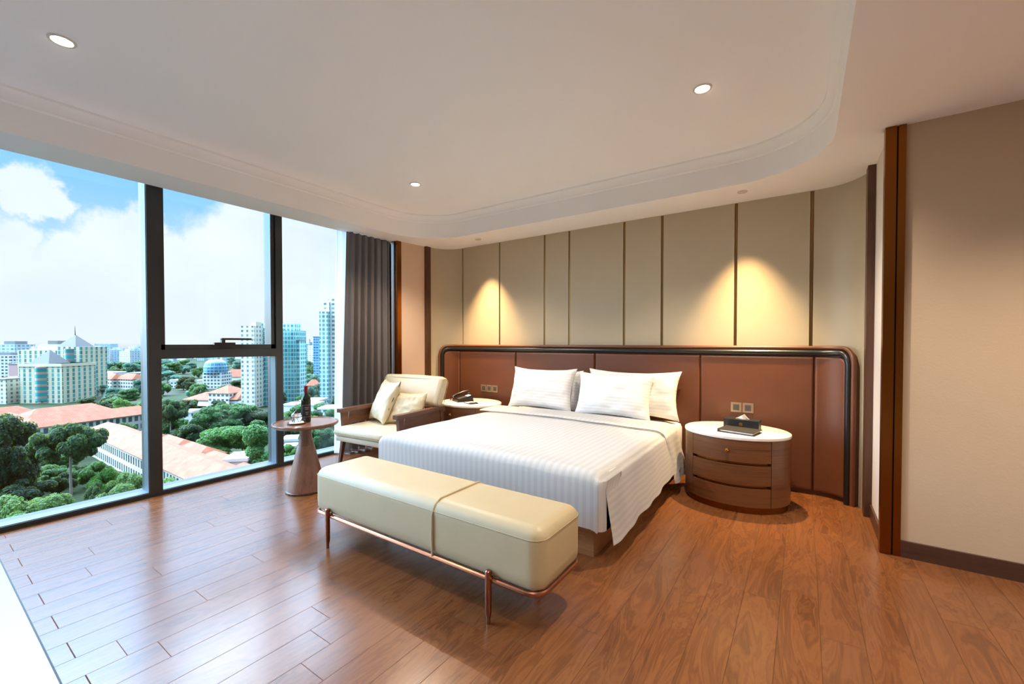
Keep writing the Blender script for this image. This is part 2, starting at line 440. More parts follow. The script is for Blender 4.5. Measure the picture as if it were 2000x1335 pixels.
wb = struct(obj('wall_back', box(B(), -4.3, 1.0, YH + .02, YH + .25, 0, CZ + .1), M['wall_white'], smooth=False), 'head wall clad in tall sage leather panels')
strips = [-3.76, -3.15, -2.5, -2.18, -1.545, -1.16, -.51, .05]
sw = [.011, .014, .017, .017, .019, .019, .019, .019]
edges = [SA] + strips + [SB]
for i in range(9):
    a = edges[i] + (sw[i - 1] / 2 + .003 if i else 0); b_ = edges[i + 1] - (sw[i] / 2 + .003 if i < 8 else 0)
    obj('wall_panel', curved_slab(a, b_, .0, CZ, -.02, .012), M['leather_wall'], wb, bevel=.004, angle=50)
for s, w in zip(strips, sw):
    obj('metal_strip', curved_slab(s - w / 2, s + w / 2, .0, CZ, -.02, .004), M['gold'], wb, smooth=False)
# end trims of dark wood and the side walls
struct(obj('trim_2', box(B(), -4.135, -4.065, 3.955, 4.03, 0, CZ), M['walnut_dark'], bevel=.006), 'dark wooden end trim beside the window-side wall')
struct(obj('trim_3', box(B(), .368, .412, 3.93, 4.032, 0, CZ), M['walnut_dark'], bevel=.006), 'dark wooden end trim at the end of the panels')
struct(obj('wall_left', hexa(B(), [(-4.62, 3.6, 0), (-4.145, 3.6, 0), (-4.105, 3.957, 0), (-4.62, 3.957, 0), (-4.62, 3.6, CZ), (-4.145, 3.6, CZ), (-4.105, 3.957, CZ), (-4.62, 3.957, CZ)]), M['wall_pink'], smooth=False), 'narrow warm beige wall beside the curtain')
struct(obj('wall_left_corner', box(B(), -4.62, -4.1, 3.957, 4.62, 0, CZ), M['wall_white'], smooth=False))
t = struct(obj('trim_4', box(B(), -4.19, -4.142, 3.535, 3.6, 0, CZ), M['bronze'], bevel=.004), 'bronze corner trim beside the curtain')
struct(obj('trim_5', box(B(), -4.24, -4.19, 3.525, 3.6, 0, CZ), M['walnut_dark'], bevel=.003))
struct(obj('wall_right', box(B(), .42, XR, 3.325, 3.6, 0, CZ), M['wallpaper'], smooth=False), 'beige papered wall right of the bed')
struct(obj('wall_right_return', box(B(), .413, .6, 3.36, 4.6, 0, CZ), M['wall_white'], smooth=False), 'narrow white return wall')
struct(obj('trim_6', box(B(), .385, .436, 3.303, 3.36, 0, CZ), M['bronze'], bevel=.004), 'wide bronze corner trim')
struct(obj('trim_7', box(B(), .436, .444, 3.32, 3.35, 0, CZ), M['dark_line'], smooth=False))
struct(obj('trim_8', box(B(), .444, .478, 3.308, 3.35, 0, CZ), M['bronze'], bevel=.003), 'narrow bronze strip beside the beige wall')
struct(obj('baseboard_right', box(B(), .478, XR, 3.309, 3.33, 0, .095), M['skirting_wood'], bevel=.003), 'dark skirting board under the beige wall')
struct(obj('baseboard_return', box(B(), .4, .42, 3.36, 3.93, 0, .095), M['skirting_wood'], bevel=.003))
struct(obj('wall_front', box(B(), -4.75, XR, YB - .2, YB, 0, CZ + .1), M['wallpaper'], smooth=False))
struct(obj('wall_far_right', box(B(), XR, XR + .2, YB, 3.6, 0, CZ + .1), M['wallpaper'], smooth=False))

# ------------------------------------------------------------------ window wall
GX = -4.455                                # glass plane
muls = [-3.55, -2.45, -1.5, 1.2, 2.197, 3.55]
HW = UZ + .05                              # glass runs up into the pocket above the low ceiling
WB = .034                                  # bottom rail height
wins = [(-3.55, -2.45), (-2.45, -1.5), (-1.5, 1.2), (1.2, 2.197), (2.197, 3.55)]
hw = {-3.55: .045, -2.45: .045, -1.5: .045, 1.2: .043, 2.197: .033, 3.55: .045}
def pane(y0, y1, z0, z1, par): return obj('pane', box(B(), GX - .006, GX + .006, y0, y1, z0, z1), M['pane'], par, smooth=False)
for k, (a, b_) in enumerate(wins):
    w = D.objects.new('window_%d' % (k + 1), None); COL.objects.link(w); w['kind'] = 'structure'
    bm = B()
    y0, y1 = a + hw[a], b_ - hw[b_]
    box(bm, GX - .06, XW, a - (0 if k else hw[a]), b_, -.02, WB)              # bottom rail
    box(bm, GX - .06, XW, a, b_, HW - .04, HW)
    box(bm, GX - .06, XW, b_ - hw[b_], b_ + (hw[b_] if k == 4 else 0), WB, HW)
    box(bm, GX - .06, XW, a - (0 if k else hw[a]), a + hw[a], WB, HW)
    if k == 3: box(bm, GX - .06, XW, y0, y1, 1.115, 1.19)
    obj('frame', bm, M['frame'], w, bevel=.004)
    # sill and one jamb faced in lighter grey, sky light put into the colour
    bm = B(); box(bm, GX + .008, XW - .012, y0, y1, WB, WB + .004)
    z1 = 1.115 if k == 3 else HW
    box(bm, GX + .008, XW - .012, y1 - .004, y1, WB, z1)
    obj('skylit_facing', bm, M['frame_skylit'], w, smooth=False)
    if k != 3: pane(y0, y1, WB, HW, w)
    else:
        pane(y0, y1, WB, 1.115, w)
        s = obj('sash', B(), M['frame'], w)
        bm = B()
        box(bm, GX - .03, XW - .02, y0 + .004, y0 + .032, 1.19, HW - .04); box(bm, GX - .03, XW - .02, y1 - .04, y1 - .004, 1.19, HW - .04)
        box(bm, GX - .03, XW - .02, y0 + .004, y1 - .004, 1.19, 1.232)
        D.objects.remove(s); s = obj('sash', bm, M['frame'], w, bevel=.004)
        pane(y0 + .03, y1 - .038, 1.23, HW, w)
        bm = B(); box(bm, XW - .022, XW + .012, 1.62, 1.79, 1.225, 1.25); box(bm, XW - .005, XW + .03, 1.67, 1.7, 1.245, 1.285); box(bm, XW + .012, XW + .034, 1.67, 1.92, 1.272, 1.29)
        obj('window_handle', bm, M['black_metal'], w, bevel=.004)
struct(obj('baseboard_window', box(B(), XW, XW + .014, -3.5, 3.53, 0, .006), M['frame'], smooth=False))
struct(obj('wall_outer_sill', box(B(), -4.75, GX - .06, YB, 4.6, -.5, -.021), M['frame'], smooth=False))

# ------------------------------------------------------------------ curtains
def drape(y0, y1, x, amp, folds, z0, z1, spread=0.0, seed=1, thick=.004, ny=150):
    rnd = random.Random(seed); ph = [rnd.uniform(0, 6.28) for _ in range(4)]
    def f(u, v):
        z = z1 + (z0 - z1) * v
        k = .45 + .55 * min(1, v * 1.6)
        y = y0 + (y1 - y0) * u + spread * v * (u - 1)
        w = math.sin(u * folds * 2 * math.pi + ph[0] + .35 * math.sin(v * 2.4 + ph[2])) + .35 * math.sin(u * folds * 4.3 * math.pi + ph[1] + v * .8)
        return (x + amp * k * w, y + .012 * k * math.cos(u * folds * 2 * math.pi + ph[3]), z)
    bm = gridmesh(ny, 26, f)
    bmesh.ops.solidify(bm, geom=bm.faces[:], thickness=thick); return bm
c = thing('curtain', 'charcoal grey floor-length curtain gathered at the end of the window', 'curtain', (-4.24, 2.9, 0))
def shift(bm, d):
    bmesh.ops.translate(bm, verts=bm.verts[:], vec=Vector(d)); return bm
obj('drape', drape(0, .6, 0, .042, 6.5, .03, CZ - .005, 0.06, 5), M['curtain'], c, angle=80)
obj('hem', drape(-.058, .6, 0, .043, 6.5, .008, .034, 0.0, 5, .006), M['hem'], c, angle=80)
c = thing('sheer_curtain', 'thin white sheer curtain between the glass and the charcoal curtain', 'curtain', (-4.3, 2.8, 0))
obj('drape', drape(.0, .5, 0, .014, 7, .012, CZ - .005, 0.045, 9, .002), M['sheer'], c, angle=80)

# ------------------------------------------------------------------ ceiling lights
def downlight(name, label, loc, r, lit, energy, size, blend, group, warm=WARM, tilt=(0, 0)):
    t = thing(name, label, 'ceiling light', loc, 0, group)
    bm = B(); lathe(bm, [(r * .8, .004), (r * .8, -.002), (r * .86, -.006), (r * 1.05, -.006), (r * 1.12, -.001), (r * 1.12, .004)], 32)
    for f in [f for f in bm.faces if len(f.verts) > 4]: bm.faces.remove(f)
    obj('trim_ring', bm, M['lamp_trim'], t)
    obj('lens', lathe(B(), [(0, -.0035), (r * .5, -.0035), (r * .79, -.001)], 32), M['lamp_lens'] if lit else M['lamp_trim'], t)
    if energy:
        l = D.lights.new('lamp', 'SPOT'); l.energy = energy; l.color = warm; l.spot_size = R(size); l.spot_blend = blend; l.shadow_soft_size = .02
        lo = D.objects.new('lamp', l); COL.objects.link(lo); lo.parent = t; lo.location = (0, 0, -.015); lo.rotation_euler = (R(tilt[0]), R(tilt[1]), 0)
    return t
GL = 'round downlights in the tray ceiling'
E_T, E_F, E_S, E_R = 165, 50, 360, 120
downlight('downlight', 'lit round downlight in the tray above the window pane', (-3.135, .51, UZ), .05, True, E_F, 120, .6, GL)
downlight('downlight', 'small lit downlight in the tray above the armchair', (-3.13, 2.9, UZ), .05, True, E_T, 120, .6, GL)
downlight('downlight', 'brightest lit downlight in the tray near the right nightstand', (-.52, 2.8, UZ), .05, True, E_T, 120, .6, GL)
downlight('downlight', 'lit round downlight in the tray overhead', (-.52, .51, UZ), .05, True, E_F, 120, .6, GL)
GS = 'small spots in the low ceiling over the nightstands'
downlight('spotlight', 'small recessed spot in the low ceiling above the right nightstand', (-.43, 4.02, CZ), .035, False, E_S, 66, 1.0, GS, (1, .68, .34))
downlight('spotlight', 'small recessed spot in the low ceiling above the left nightstand', (-3.28, 4.05, CZ), .035, False, E_S, 66, 1.0, GS, (1, .68, .34))
for x, y in ((1.5, 2.2), (1.5, .3), (1.5, -1.6)):
    downlight('downlight', 'lit round downlight in the low ceiling over the entrance side', (x, y, CZ), .05, True, E_R, 130, .7, 'round downlights over the entrance side')

# ------------------------------------------------------------------ headboard
HB = thing('headboard', 'long brown leather headboard with rounded ends and black tubular rim', 'headboard', (0, 0, 0))
H0, H1 = -3.79 - .36, .10 + .36            # run round both ends
HT = 1.222
def hpt(s, z, off): return plan(s, off) + Vector((0, 0, z))
def hpath(inset, off, rad, z0=.0):
    P = []; a, b_, t = H0 + inset, H1 - inset, HT - inset
    P.append(hpt(a, z0, off)); n = 10
    for k in range(8): P.append(hpt(a, z0 + (t - rad - z0) * (k + 1) / 9, off))
    for k in range(n + 1):
        an = R(180 - 90 * k / n); P.append(hpt(a + rad + rad * math.cos(an), t - rad + rad * math.sin(an), off))
    S = [s for s in arcs(a + rad, -3.75, .05)][1:] + [-2.9, -1.85, -.8, .06] + arcs(.06, b_ - rad, .05)[1:]
    P += [hpt(s, t, off) for s in S[:-1]]
    for k in range(n + 1):
        an = R(90 - 90 * k / n); P.append(hpt(b_ - rad + rad * math.cos(an), t - rad + rad * math.sin(an), off))
    for k in range(9): P.append(hpt(b_, t - rad - (t - rad - z0) * (k + 1) / 9, off))
    return P
obj('rim', tube(B(), hpath(.017, .06, .14), .0175, 12), M['leather_rim'], HB)
obj('tube', tube(B(), hpath(.056, .078, .105), .0235, 14), M['black_metal'], HB)
def backing():
    bm = B(); pass
    zs = lambda s, ins, rad: HT - ins
    S = arcs(H0 + .03, -3.75, .03) + [-2.9, -1.85, -.8] + arcs(.05, H1 - .03, .03)
    rings = []
    for s in S:
        d = min(s - (H0 + .03), (H1 - .03) - s); rad = .13
        z = HT - .03 - (rad - math.sqrt(max(0, rad * rad - (rad - d) ** 2)) if d < rad else 0)
        rings.append([bm.verts.new(hpt(s, zz, o)) for o, zz in ((.015, 0), (.06, 0), (.06, z), (.015, z))])
    for a, b_ in zip(rings, rings[1:]):
        for k in range(4): bm.faces.new((a[k], a[(k + 1) % 4], b_[(k + 1) % 4], b_[k]))
    bm.faces.new(rings[0]); bm.faces.new(rings[-1]); return bm
obj('backing', backing(), M['leather_rim'], HB)
def hpanel(s0, s1, left=False, right=False):
    nu = max(10, int((s1 - s0) / .03)); nv = 40; zt, zb = HT - .084, .03; rad = .085
    def f(u, v):
        s = s0 + (s1 - s0) * u
        d = 9
        if left: d = s - s0
        if right: d = s1 - s
        top = zt - (rad - math.sqrt(max(0, rad * rad - (rad - d) ** 2)) if d < rad else 0)
        z = zb + (top - zb) * v
        e = min(s - s0, s1 - s, 1e9); e2 = min((1 - v) * (top - zb), v * (top - zb))
        k = min(1, max(0, min(e, e2)) / .016); bulge = math.sqrt(max(0, 1 - (1 - k) ** 2))
        return hpt(s, z, .05 + .035 * bulge)
    bm = gridmesh(nu * 2, nv, lambda u, v: f(.5 - .5 * math.cos(math.pi * u), .5 - .5 * math.cos(math.pi * v)))
    return bm
seams = [H0 + .085, -3.755, -2.86, -1.84, -.79, .075, H1 - .085]
for i in range(6):
    o = obj('leather_panel', hpanel(seams[i] + .0008, seams[i + 1] - .0008, i == 0, i == 5), M['leather_brown'], HB, angle=60)
bpy.context.view_layer.update()

# ------------------------------------------------------------------ bed
BX0, BX1, BY0, BY1 = -2.77, -.995, 2.29, 4.19
BC = (BX0 + BX1) / 2
bed = thing('bed', 'wide bed on a low wooden plinth base', 'bed', (0, 0, 0))
obj('base', box(B(), BX0, BX1, BY0, BY1, 0, .19), M['base_wood'], bed, bevel=.004)
def soft_box(x0, x1, y0, y1, z0, z1, r, er):
    return roundslab(B(), lambda i: rrect(x0 + i, x1 - i, y0 + i, y1 - i, max(.005, r - i)), [(er, z0), (er * .3, z0 + er * .3), (0, z0 + er), (0, z1 - er), (er * .3, z1 - er * .3), (er, z1)])
obj('mattress', soft_box(BX0 + .01, BX1 + .075, BY0 + .02, BY1, .191, .505, .07, .04), M['sheet'], bed)
# duvet: draped cloth, striped along its length
DX0, DX1, DY0, DY1 = BX0 - .05, -.925, 2.215, 3.80
DZ = .515
def nz(x, y, s=3.0, a=.006): return a * noise.noise(Vector((x * s, y * s, 1.7)))
def duvet():
    W_ = DX1 - DX0; hang = .46; hl = .3; hf = .30; er = .07
    SU = [-hl + (hl) * i / 14 for i in range(14)] + [W_ * i / 70 for i in range(71)] + [W_ + hang * (i + 1) / 26 for i in range(26)]
    TV = [-hf + hf * i / 14 for i in range(14)] + [(DY1 - DY0) * i / 60 for i in range(61)]
    bm = B(); lay = bm.loops.layers.uv.verify()
    def edge(d):      # arc-length position d past the edge -> (outward, down) with a rounded shoulder
        q = d + er * .8
        L = er * math.pi / 2
        if q <= 0: return q - .0, 0.0
        if q < L: a = q / er; return er * math.sin(a), er * (1 - math.cos(a))
        return er, er + (q - L)
    def P(s, t):
        crown = .018 * (1 - ((s - W_ / 2) / (W_ / 2)) ** 2) if 0 < s < W_ else 0
        z = DZ + crown; y = DY0 + t
        # head side drop along x
        if s > W_ / 2:
            o, dn = edge(s - W_); x = DX1 - er * .8 + o
        else:
            o, dn = edge(-s); x = DX0 + er * .8 - o
        if t < 0 and s > W_ - .01:
            fo, fd = edge(-t); e = s - W_ + .01; a_ = min(e / .05, 1.57)
            rest = max(0, e - .0785)
            return Vector((DX1 - er * .8 + .03 + .05 * math.sin(a_), DY0 + er * .8 - fo + .05 * (1 - math.cos(a_)) + rest, DZ - fd - .004))
        fo, fd = edge(-t); yy = DY0 + er * .8 - fo if t < .6 else y
        if t >= .6: fd = 0
        side = s > W_ - er * .3; foot = t < er * .3
        z = z - dn - fd
        ddx = max(0, dn - er * .6)
        if s > W_ / 2 and ddx > 0:
            tt = max(0, t)
            # the side flap flares out, lower at the foot corner, higher towards the head
            k = dn / (hang + er)
            lift = .085 + .08 * min(1, max(0, (tt - .1)) / 1.2)
            z = DZ - dn * (1 - .0) + lift * k - (fd * .0)
            x += .07 * k * min(1, .62 + tt / .5) + .006 * k * math.sin(tt * 9 + 1.0) + .005 * k * math.sin(tt * 23)
            yy = DY0 + er * .2 + tt * 1.0 + .0
            yy += .045 * k * max(0, 1 - tt / .45)
            if t < 0: yy += 0
        if s < W_ / 2 and ddx > 0: x -= .02 * dn
        return Vector((x + nz(s, t, 5, .003), yy + nz(t, s, 5, .003), z + nz(s, t, 4, .006)))
    # top + right flap + left flap for t>=0 ; foot flap for -hl<s<W
    tv = [t for t in TV if t >= 0]; tf = [t for t in TV if t <= 0]
    vt = {}
    def V(s, t):
        k = (round(s, 5), round(t, 5))
        if k not in vt: vt[k] = bm.verts.new(P(s, t))
        return vt[k]
    def quad(a, b_, c_, d_):
        f = bm.faces.new([V(*p) for p in (a, b_, c_, d_)])
        for lp, p in zip(f.loops, (a, b_, c_, d_)): lp[lay].uv = p
    for s0, s1 in zip(SU, SU[1:]):
        for t0, t1 in zip(tv, tv[1:]): quad((s0, t0), (s1, t0), (s1, t1), (s0, t1))
    sf = [s for s in SU if 0 <= s <= W_ - .02] + [W_ - .01, W_ + .01, W_ + .03, W_ + .05, W_ + .07, W_ + .12, W_ + .2, W_ + .3]
    for s0, s1 in zip(sf, sf[1:]):
        for t0, t1 in zip(tf, tf[1:]): quad((s0, t0), (s1, t0), (s1, t1), (s0, t1))
    bmesh.ops.solidify(bm, geom=bm.faces[:], thickness=.012)
    return bm
dv = thing('duvet', 'white satin-striped duvet draped over the bed', 'duvet', (0, 0, 0))
obj('cover', duvet(), M['duvet'], dv, angle=70)
def foldband():
    y0, y1 = 3.50, 3.86; x0, x1 = DX0 + .0, DX1 + .012; W_ = x1 - x0; hang = .42; zt = DZ + .02; er = .075
    def f(u, v):
        q = u * (W_ + hang)
        pinch = math.sqrt(max(0, 1 - (2 * v - 1) ** 8))
        crown = .016 * (1 - ((min(q, W_) - W_ / 2) / (W_ / 2)) ** 2)
        L = er * math.pi / 2; d = q - (W_ - er * .8)
        fl = 0
        if d <= 0: x, z = x0 + q, zt + crown
        elif d < L: x, z = x0 + W_ - er * .8 + er * math.sin(d / er), zt - er * (1 - math.cos(d / er))
        else:
            k = (d - L) / hang; fl = k
            x, z = x0 + W_ + er * .2 + .06 * k + .012 * k * math.sin(v * 9), zt - er - (d - L) * .97
        y = y0 + (y1 - y0) * v + .10 * fl + (v - .5) * .05 * fl
        off = .012 * pinch
        if d <= 0: z += off
        else: x += off
        return Vector((x, y + .012 * math.sin(q * 3.1) , z + nz(q, v, 4, .004)))
    bm = gridmesh(110, 16, f, lambda u, v: (u * (W_ + hang), v * .4))
    bmesh.ops.solidify(bm, geom=bm.faces[:], thickness=.016); return bm
obj('folded_edge', foldband(), M['duvet'], dv, angle=70)
# pillows
def pillow_bm(w, h, t, seed=0, sag=.05):
    rnd = random.Random(seed); a, b_ = rnd.uniform(0, 9), rnd.uniform(0, 9); bm = B()
    def side(sg):
        def f(u, v):
            x, y = 2 * u - 1, 2 * v - 1
            ex = 1 - abs(x) ** 2.6; ey = 1 - abs(y) ** 2.6
            th = t / 2 * (max(0, ex) * max(0, ey)) ** .52
            pin = 1 - .09 * (1 - abs(y) ** 2) * abs(x) ** 6
            pin2 = 1 - .15 * (1 - abs(x) ** 2) * abs(y) ** 6
            wr = .012 * noise.noise(Vector((x * 2.4 + a, y * 2.4 + b_, sg))) * min(1, ex * ey * 3 + .15)
            wr += .006 * noise.noise(Vector((x * 7 + a, y * 5 + b_, sg)))
            return Vector((x * w / 2 * pin, sg * (th + .003) + wr, h / 2 + y * h / 2 * pin2))
        return f
    for sg in (-1, 1): gridmesh(36, 28, side(sg), lambda u, v: (v * h, u * w), bm)
    bmesh.ops.remove_doubles(bm, verts=bm.verts[:], dist=.0075)
    return bm
def pillow(label, loc, w, h, t, lean, rz, seed):
    bm = pillow_bm(w, h, t, seed); bmesh.ops.rotate(bm, verts=bm.verts[:], cent=(0, 0, 0), matrix=Matrix.Rotation(R(-lean), 3, 'X'))
    o = obj('pillow', bm, M['pillow'], angle=85); o.location = loc; o.rotation_euler = (0, 0, R(rz))
    return tag(o, label, 'pillow', 'white striped pillows on the bed')
pillow('white striped pillow behind the front pillow nearest the telephone', (-2.27, 4.03, .52), .74, .44, .15, 10, 0, 1)
pillow('front white striped pillow nearest the telephone side', (-2.32, 3.87, .53), .78, .47, .18, 18, 0, 2)
pillow('white striped pillow at the back nearest the tissue box', (-1.38, 4.03, .53), .92, .46, .17, 11, 0, 3)
pillow('front white striped pillow overlapping the warm-lit pillow beside it', (-1.50, 3.83, .53), .76, .45, .18, 18, 0, 4)

# ------------------------------------------------------------------ bench
bn = thing('bench', 'long cream leather bench with bronze legs at the foot of the bed', 'bench', (-1.72, 1.70, 0))
BLx, BDy = .835, .205
obj('cushion', roundslab(B(), lambda i: rrect(-BLx + i, BLx - i, -BDy + i, BDy - i, .07 - min(.06, i), 8),
    [(.03, .2), (.012, .206), (.002, .225), (0, .26), (0, .40), (.002, .418), (.01, .436), (.024, .45), (.045, .46), (.062, .464)]), M['leather_cream'], bn)
obj('seam', tube(B(), [(x, y, .4195) for x, y in rrect(-BLx - .0005, BLx + .0005, -BDy - .0005, BDy + .0005, .07, 8)], .0016, 6, True), M['leather_cream'], bn)
def strap_path(x): 
    return [(x, -BDy - .004, .2), (x, -BDy - .006, .3), (x, -BDy - .005, .40), (x, -BDy + .012, .44), (x, -BDy + .05, .466), (x, 0, .468), (x, BDy - .05, .466), (x, BDy - .012, .44), (x, BDy + .004, .4), (x, BDy + .005, .2)]
bm = B(); P = strap_path(.22)
for w0, w1 in ((.205, .212), (.212, .218)):
    pass
tube(bm, P, .0055, 8); obj('piping', bm, M['leather_cream'], bn)
rz_ = .192
obj('rail', tube(B(), [(x, y, rz_) for x, y in rrect(-BLx + .005, BLx - .005, -BDy + .002, BDy - .002, .075, 8)], .0115, 10, True), M['rose_bronze'], bn)
for x in (-.66, .575):
    for y in (-BDy - .012, BDy + .012):
        g_ = obj('leg', roundslab(B(), lambda i: rrect(x - .013 + i, x + .013 - i, y - .013 + i, y + .013 - i, .009, 4), [(.004, 0), (.004, .02), (0, .05), (0, .235), (.004, .24)]), M['rose_bronze'], bn)
        yb = y + (.03 if y < 0 else -.03)
        obj('bracket', cbox(x, (y + yb) / 2, rz_, .016, .03, .02), M['rose_bronze'], g_, bevel=.002)

# ------------------------------------------------------------------ nightstands
def nightstand(label, loc):
    t = thing('nightstand', label, 'nightstand', loc, 0)
    a, b_ = .372, .315; n = 72
    def ell(i, s=1): return [((a - i) * math.cos(2 * math.pi * k / n), (b_ - i) * math.sin(2 * math.pi * k / n)) for k in range(n)]
    obj('plinth', roundslab(B(), lambda i: ell(i), [(.012, 0), (.012, .05)]), M['bronze'], t)
    def band(i0, i1, z0, z1, a0, a1, mat, name, par, bev=.002):
        ks = [a0 + (a1 - a0) * k / 30 for k in range(31)]; bm = B()
        rings = [[bm.verts.new(((a - i) * math.cos(R(q)), (b_ - i) * math.sin(R(q)), z)) for i, z in ((i0, z0), (i1, z0), (i1, z1), (i0, z1))] for q in ks]
        for p, q in zip(rings, rings[1:]):
            for k in range(4): bm.faces.new((p[k], p[(k + 1) % 4], q[(k + 1) % 4], q[k]))
        bm.faces.new(rings[0]); bm.faces.new(rings[-1]); return obj(name, bm, mat, par, bevel=bev)
    A0, A1 = 222, 314
    band(.0, .03, .05, .532, A1 + .4 - 360, A0 - .4, M['walnut'], 'body', t)
    obj('core', roundslab(B(), lambda i: ell(i), [(.024, .05), (.024, .531)]), M['bronze'], t)
    zs = [(.051, .186), (.208, .352), (.374, .531)]
    for k, (z0, z1) in enumerate(zs):
        d = band(.0, .02, z0, z1, A0 + .4, A1 - .4, M['walnut'], 'drawer', t)
        if k == 2:
            q = R((A0 + A1) / 2 - 1); bm = lathe(B(), [(.0, .03), (.009, .028), (.0125, .022), (.010, .015), (.005, .011), (.005, .004), (.014, .003), (.015, -.002), (0, -.002)], 20)
            nrm = Vector((math.cos(q) / a, math.sin(q) / b_, 0)).normalized()
            bmesh.ops.transform(bm, matrix=Matrix.Translation(Vector((a * math.cos(q), b_ * math.sin(q), .455))) @ nrm.to_track_quat('Z', 'Y').to_matrix().to_4x4(), verts=bm.verts[:])
            obj('knob', bm, M['brass'], d)
    obj('top', roundslab(B(), lambda i: ell(i), [(.004, .533), (-.004, .536), (-.006, .545), (-.004, .556), (.002, .56)]), M['marble'], t)
    return t
NR, NL = (-.44, 3.80, 0), (-3.19, 3.80, 0)
nightstand('oval walnut nightstand with white top carrying the tissue box', NR)
nightstand('oval walnut nightstand behind the armchair carrying the telephone', NL)
NZ = .5605
# tissue box, folder
tb = thing('tissue_box', 'black leatherette tissue box with a tissue sticking out', 'tissue box', (-.40, 3.86, NZ), R(-4))
obj('box', box(B(), -.125, .125, -.06, .06, 0, .075), M['black_leather'], tb, bevel=.005)
def tissue():
    return gridmesh(10, 6, lambda u, v: ((u - .5) * .11 * (1 - v * .75) + .012 * v, .012 * math.sin(u * 9 + v * 2) * (1 - v * .5), .072 + v * .042 * (1 - abs(u - .55) * .5)))
bm = tissue(); bmesh.ops.solidify(bm, geom=bm.faces[:], thickness=.002); obj('tissue', bm, M['tissue'], tb, angle=80)
def ringdisc(r, n=24): return lathe(B(), [(r * .62, 0), (r, 0), (r, .001), (r * .62, .001), (r * .62, 0)], n)
bm = ringdisc(.014); tube(bm, [(-.006, 0, .0006), (0, .008, .0006), (.006, 0, .0006), (0, -.008, .0006)], .0014, 6, True)
bmesh.ops.rotate(bm, verts=bm.verts[:], cent=(0, 0, 0), matrix=Matrix.Rotation(R(90), 3, 'X')); shift(bm, (0, -.0602, .04)); obj('emblem', bm, M['brass'], tb)
fo = thing('folder', 'grey leatherette folder lying in front of the black tissue box', 'folder', (-.40, 3.665, NZ), R(-12))
bm = B(); box(bm, -.13, .13, -.085, .1, 0, .005); box(bm, -.13, .13, -.085, .1, .019, .025); box(bm, -.13, -.12, -.085, .1, .004, .02)
obj('cover', bm, M['grey_leather'], fo, bevel=.0015)
obj('pages', box(B(), -.119, .116, -.072, .095, .0055, .0165), M['paper'], fo, smooth=False)
# telephone + notepad
ph = thing('telephone', 'black desk telephone on the nightstand behind the armchair', 'telephone', (-3.30, 3.79, NZ), R(-28))
obj('body', hexa(B(), [(-.09, -.1, 0), (.09, -.1, 0), (.09, .1, 0), (-.09, .1, 0), (-.088, -.098, .025), (.088, -.098, .025), (.085, .09, .075), (-.085, .09, .075)]), M['black_plastic'], ph, bevel=.006)
hs = obj('handset', tube(B(), [(-.06, -.1, .05), (-.06, -.07, .068), (-.06, -.02, .083), (-.06, .03, .098), (-.06, .08, .105), (-.06, .108, .098)], .017, 12), M['black_plastic'], ph)
obj('cord', tube(B(), [(-.06, -.105, .04), (-.09, -.13, .012), (-.11, -.06, .008), (-.105, .04, .008), (-.08, .09, .02)], .004, 8), M['black_plastic'], ph)
obj('keypad', hexa(B(), [(-.02, -.07, .03), (.07, -.07, .03), (.07, .02, .052), (-.02, .02, .052), (-.02, -.072, .036), (.07, -.072, .036), (.07, .018, .058), (-.02, .018, .058)]), M['socket_dark'], ph, bevel=.002)
obj('display_card', hexa(B(), [(-.018, .03, .055), (.07, .03, .055), (.07, .075, .067), (-.018, .075, .067), (-.018, .03, .0605), (.07, .03, .0605), (.07, .075, .0725), (-.018, .075, .0725)]), M['paper'], ph)
np_ = thing('notepad', 'small white notepad on a black holder beside the telephone', 'notepad', (-3.10, 3.70, NZ), R(-22))
obj('holder', box(B(), -.075, .075, -.055, .055, 0, .006), M['black_leather'], np_, bevel=.002)
obj('paper_pad', box(B(), -.068, .03, -.048, .048, .0062, .0105), M['paper'], np_, smooth=False)
obj('pen', tube(B(), [(.048, -.05, .012), (.052, .05, .012)], .004, 8), M['black_plastic'], np_)
# sockets on the headboard
def socket(label, x, z, kind):
    t = thing('wall_socket', label, 'socket', (x, YH - .0852, z), 0, 'nickel sockets on the headboard')
    obj('plate', box(B(), -.0425, .0425, -.008, 0, -.0425, .0425), M['socket'], t, bevel=.003)
    i = obj('insert', box(B(), -.024, .024, -.0105, -.006, -.026, .026), M['socket_dark'], t, bevel=.002)
    bm = B()
    if kind == 1:
        for q in (-.008, .008): box(bm, q - .002, q + .002, -.0112, -.0104, -.004, .008)
        box(bm, -.002, .002, -.0112, -.0104, -.016, -.009)
        obj('pin_slots', bm, M['dark_line'], t, smooth=False)
    else:
        box(bm, -.02, .02, -.0125, -.0104, -.001, .022); obj('rocker', bm, M['socket_dark'], t, bevel=.001)
socket('left nickel switch plate in the row of three behind the telephone', -3.345, .672, 0)
socket('middle nickel socket plate in the row of three behind the telephone', -3.255, .672, 1)
socket('right nickel switch plate in the row of three behind the telephone', -3.165, .672, 0)
socket('left nickel switch plate of the pair above the tissue box', -.488, .675, 0)
socket('right nickel socket plate of the pair above the tissue box', -.396, .675, 1)

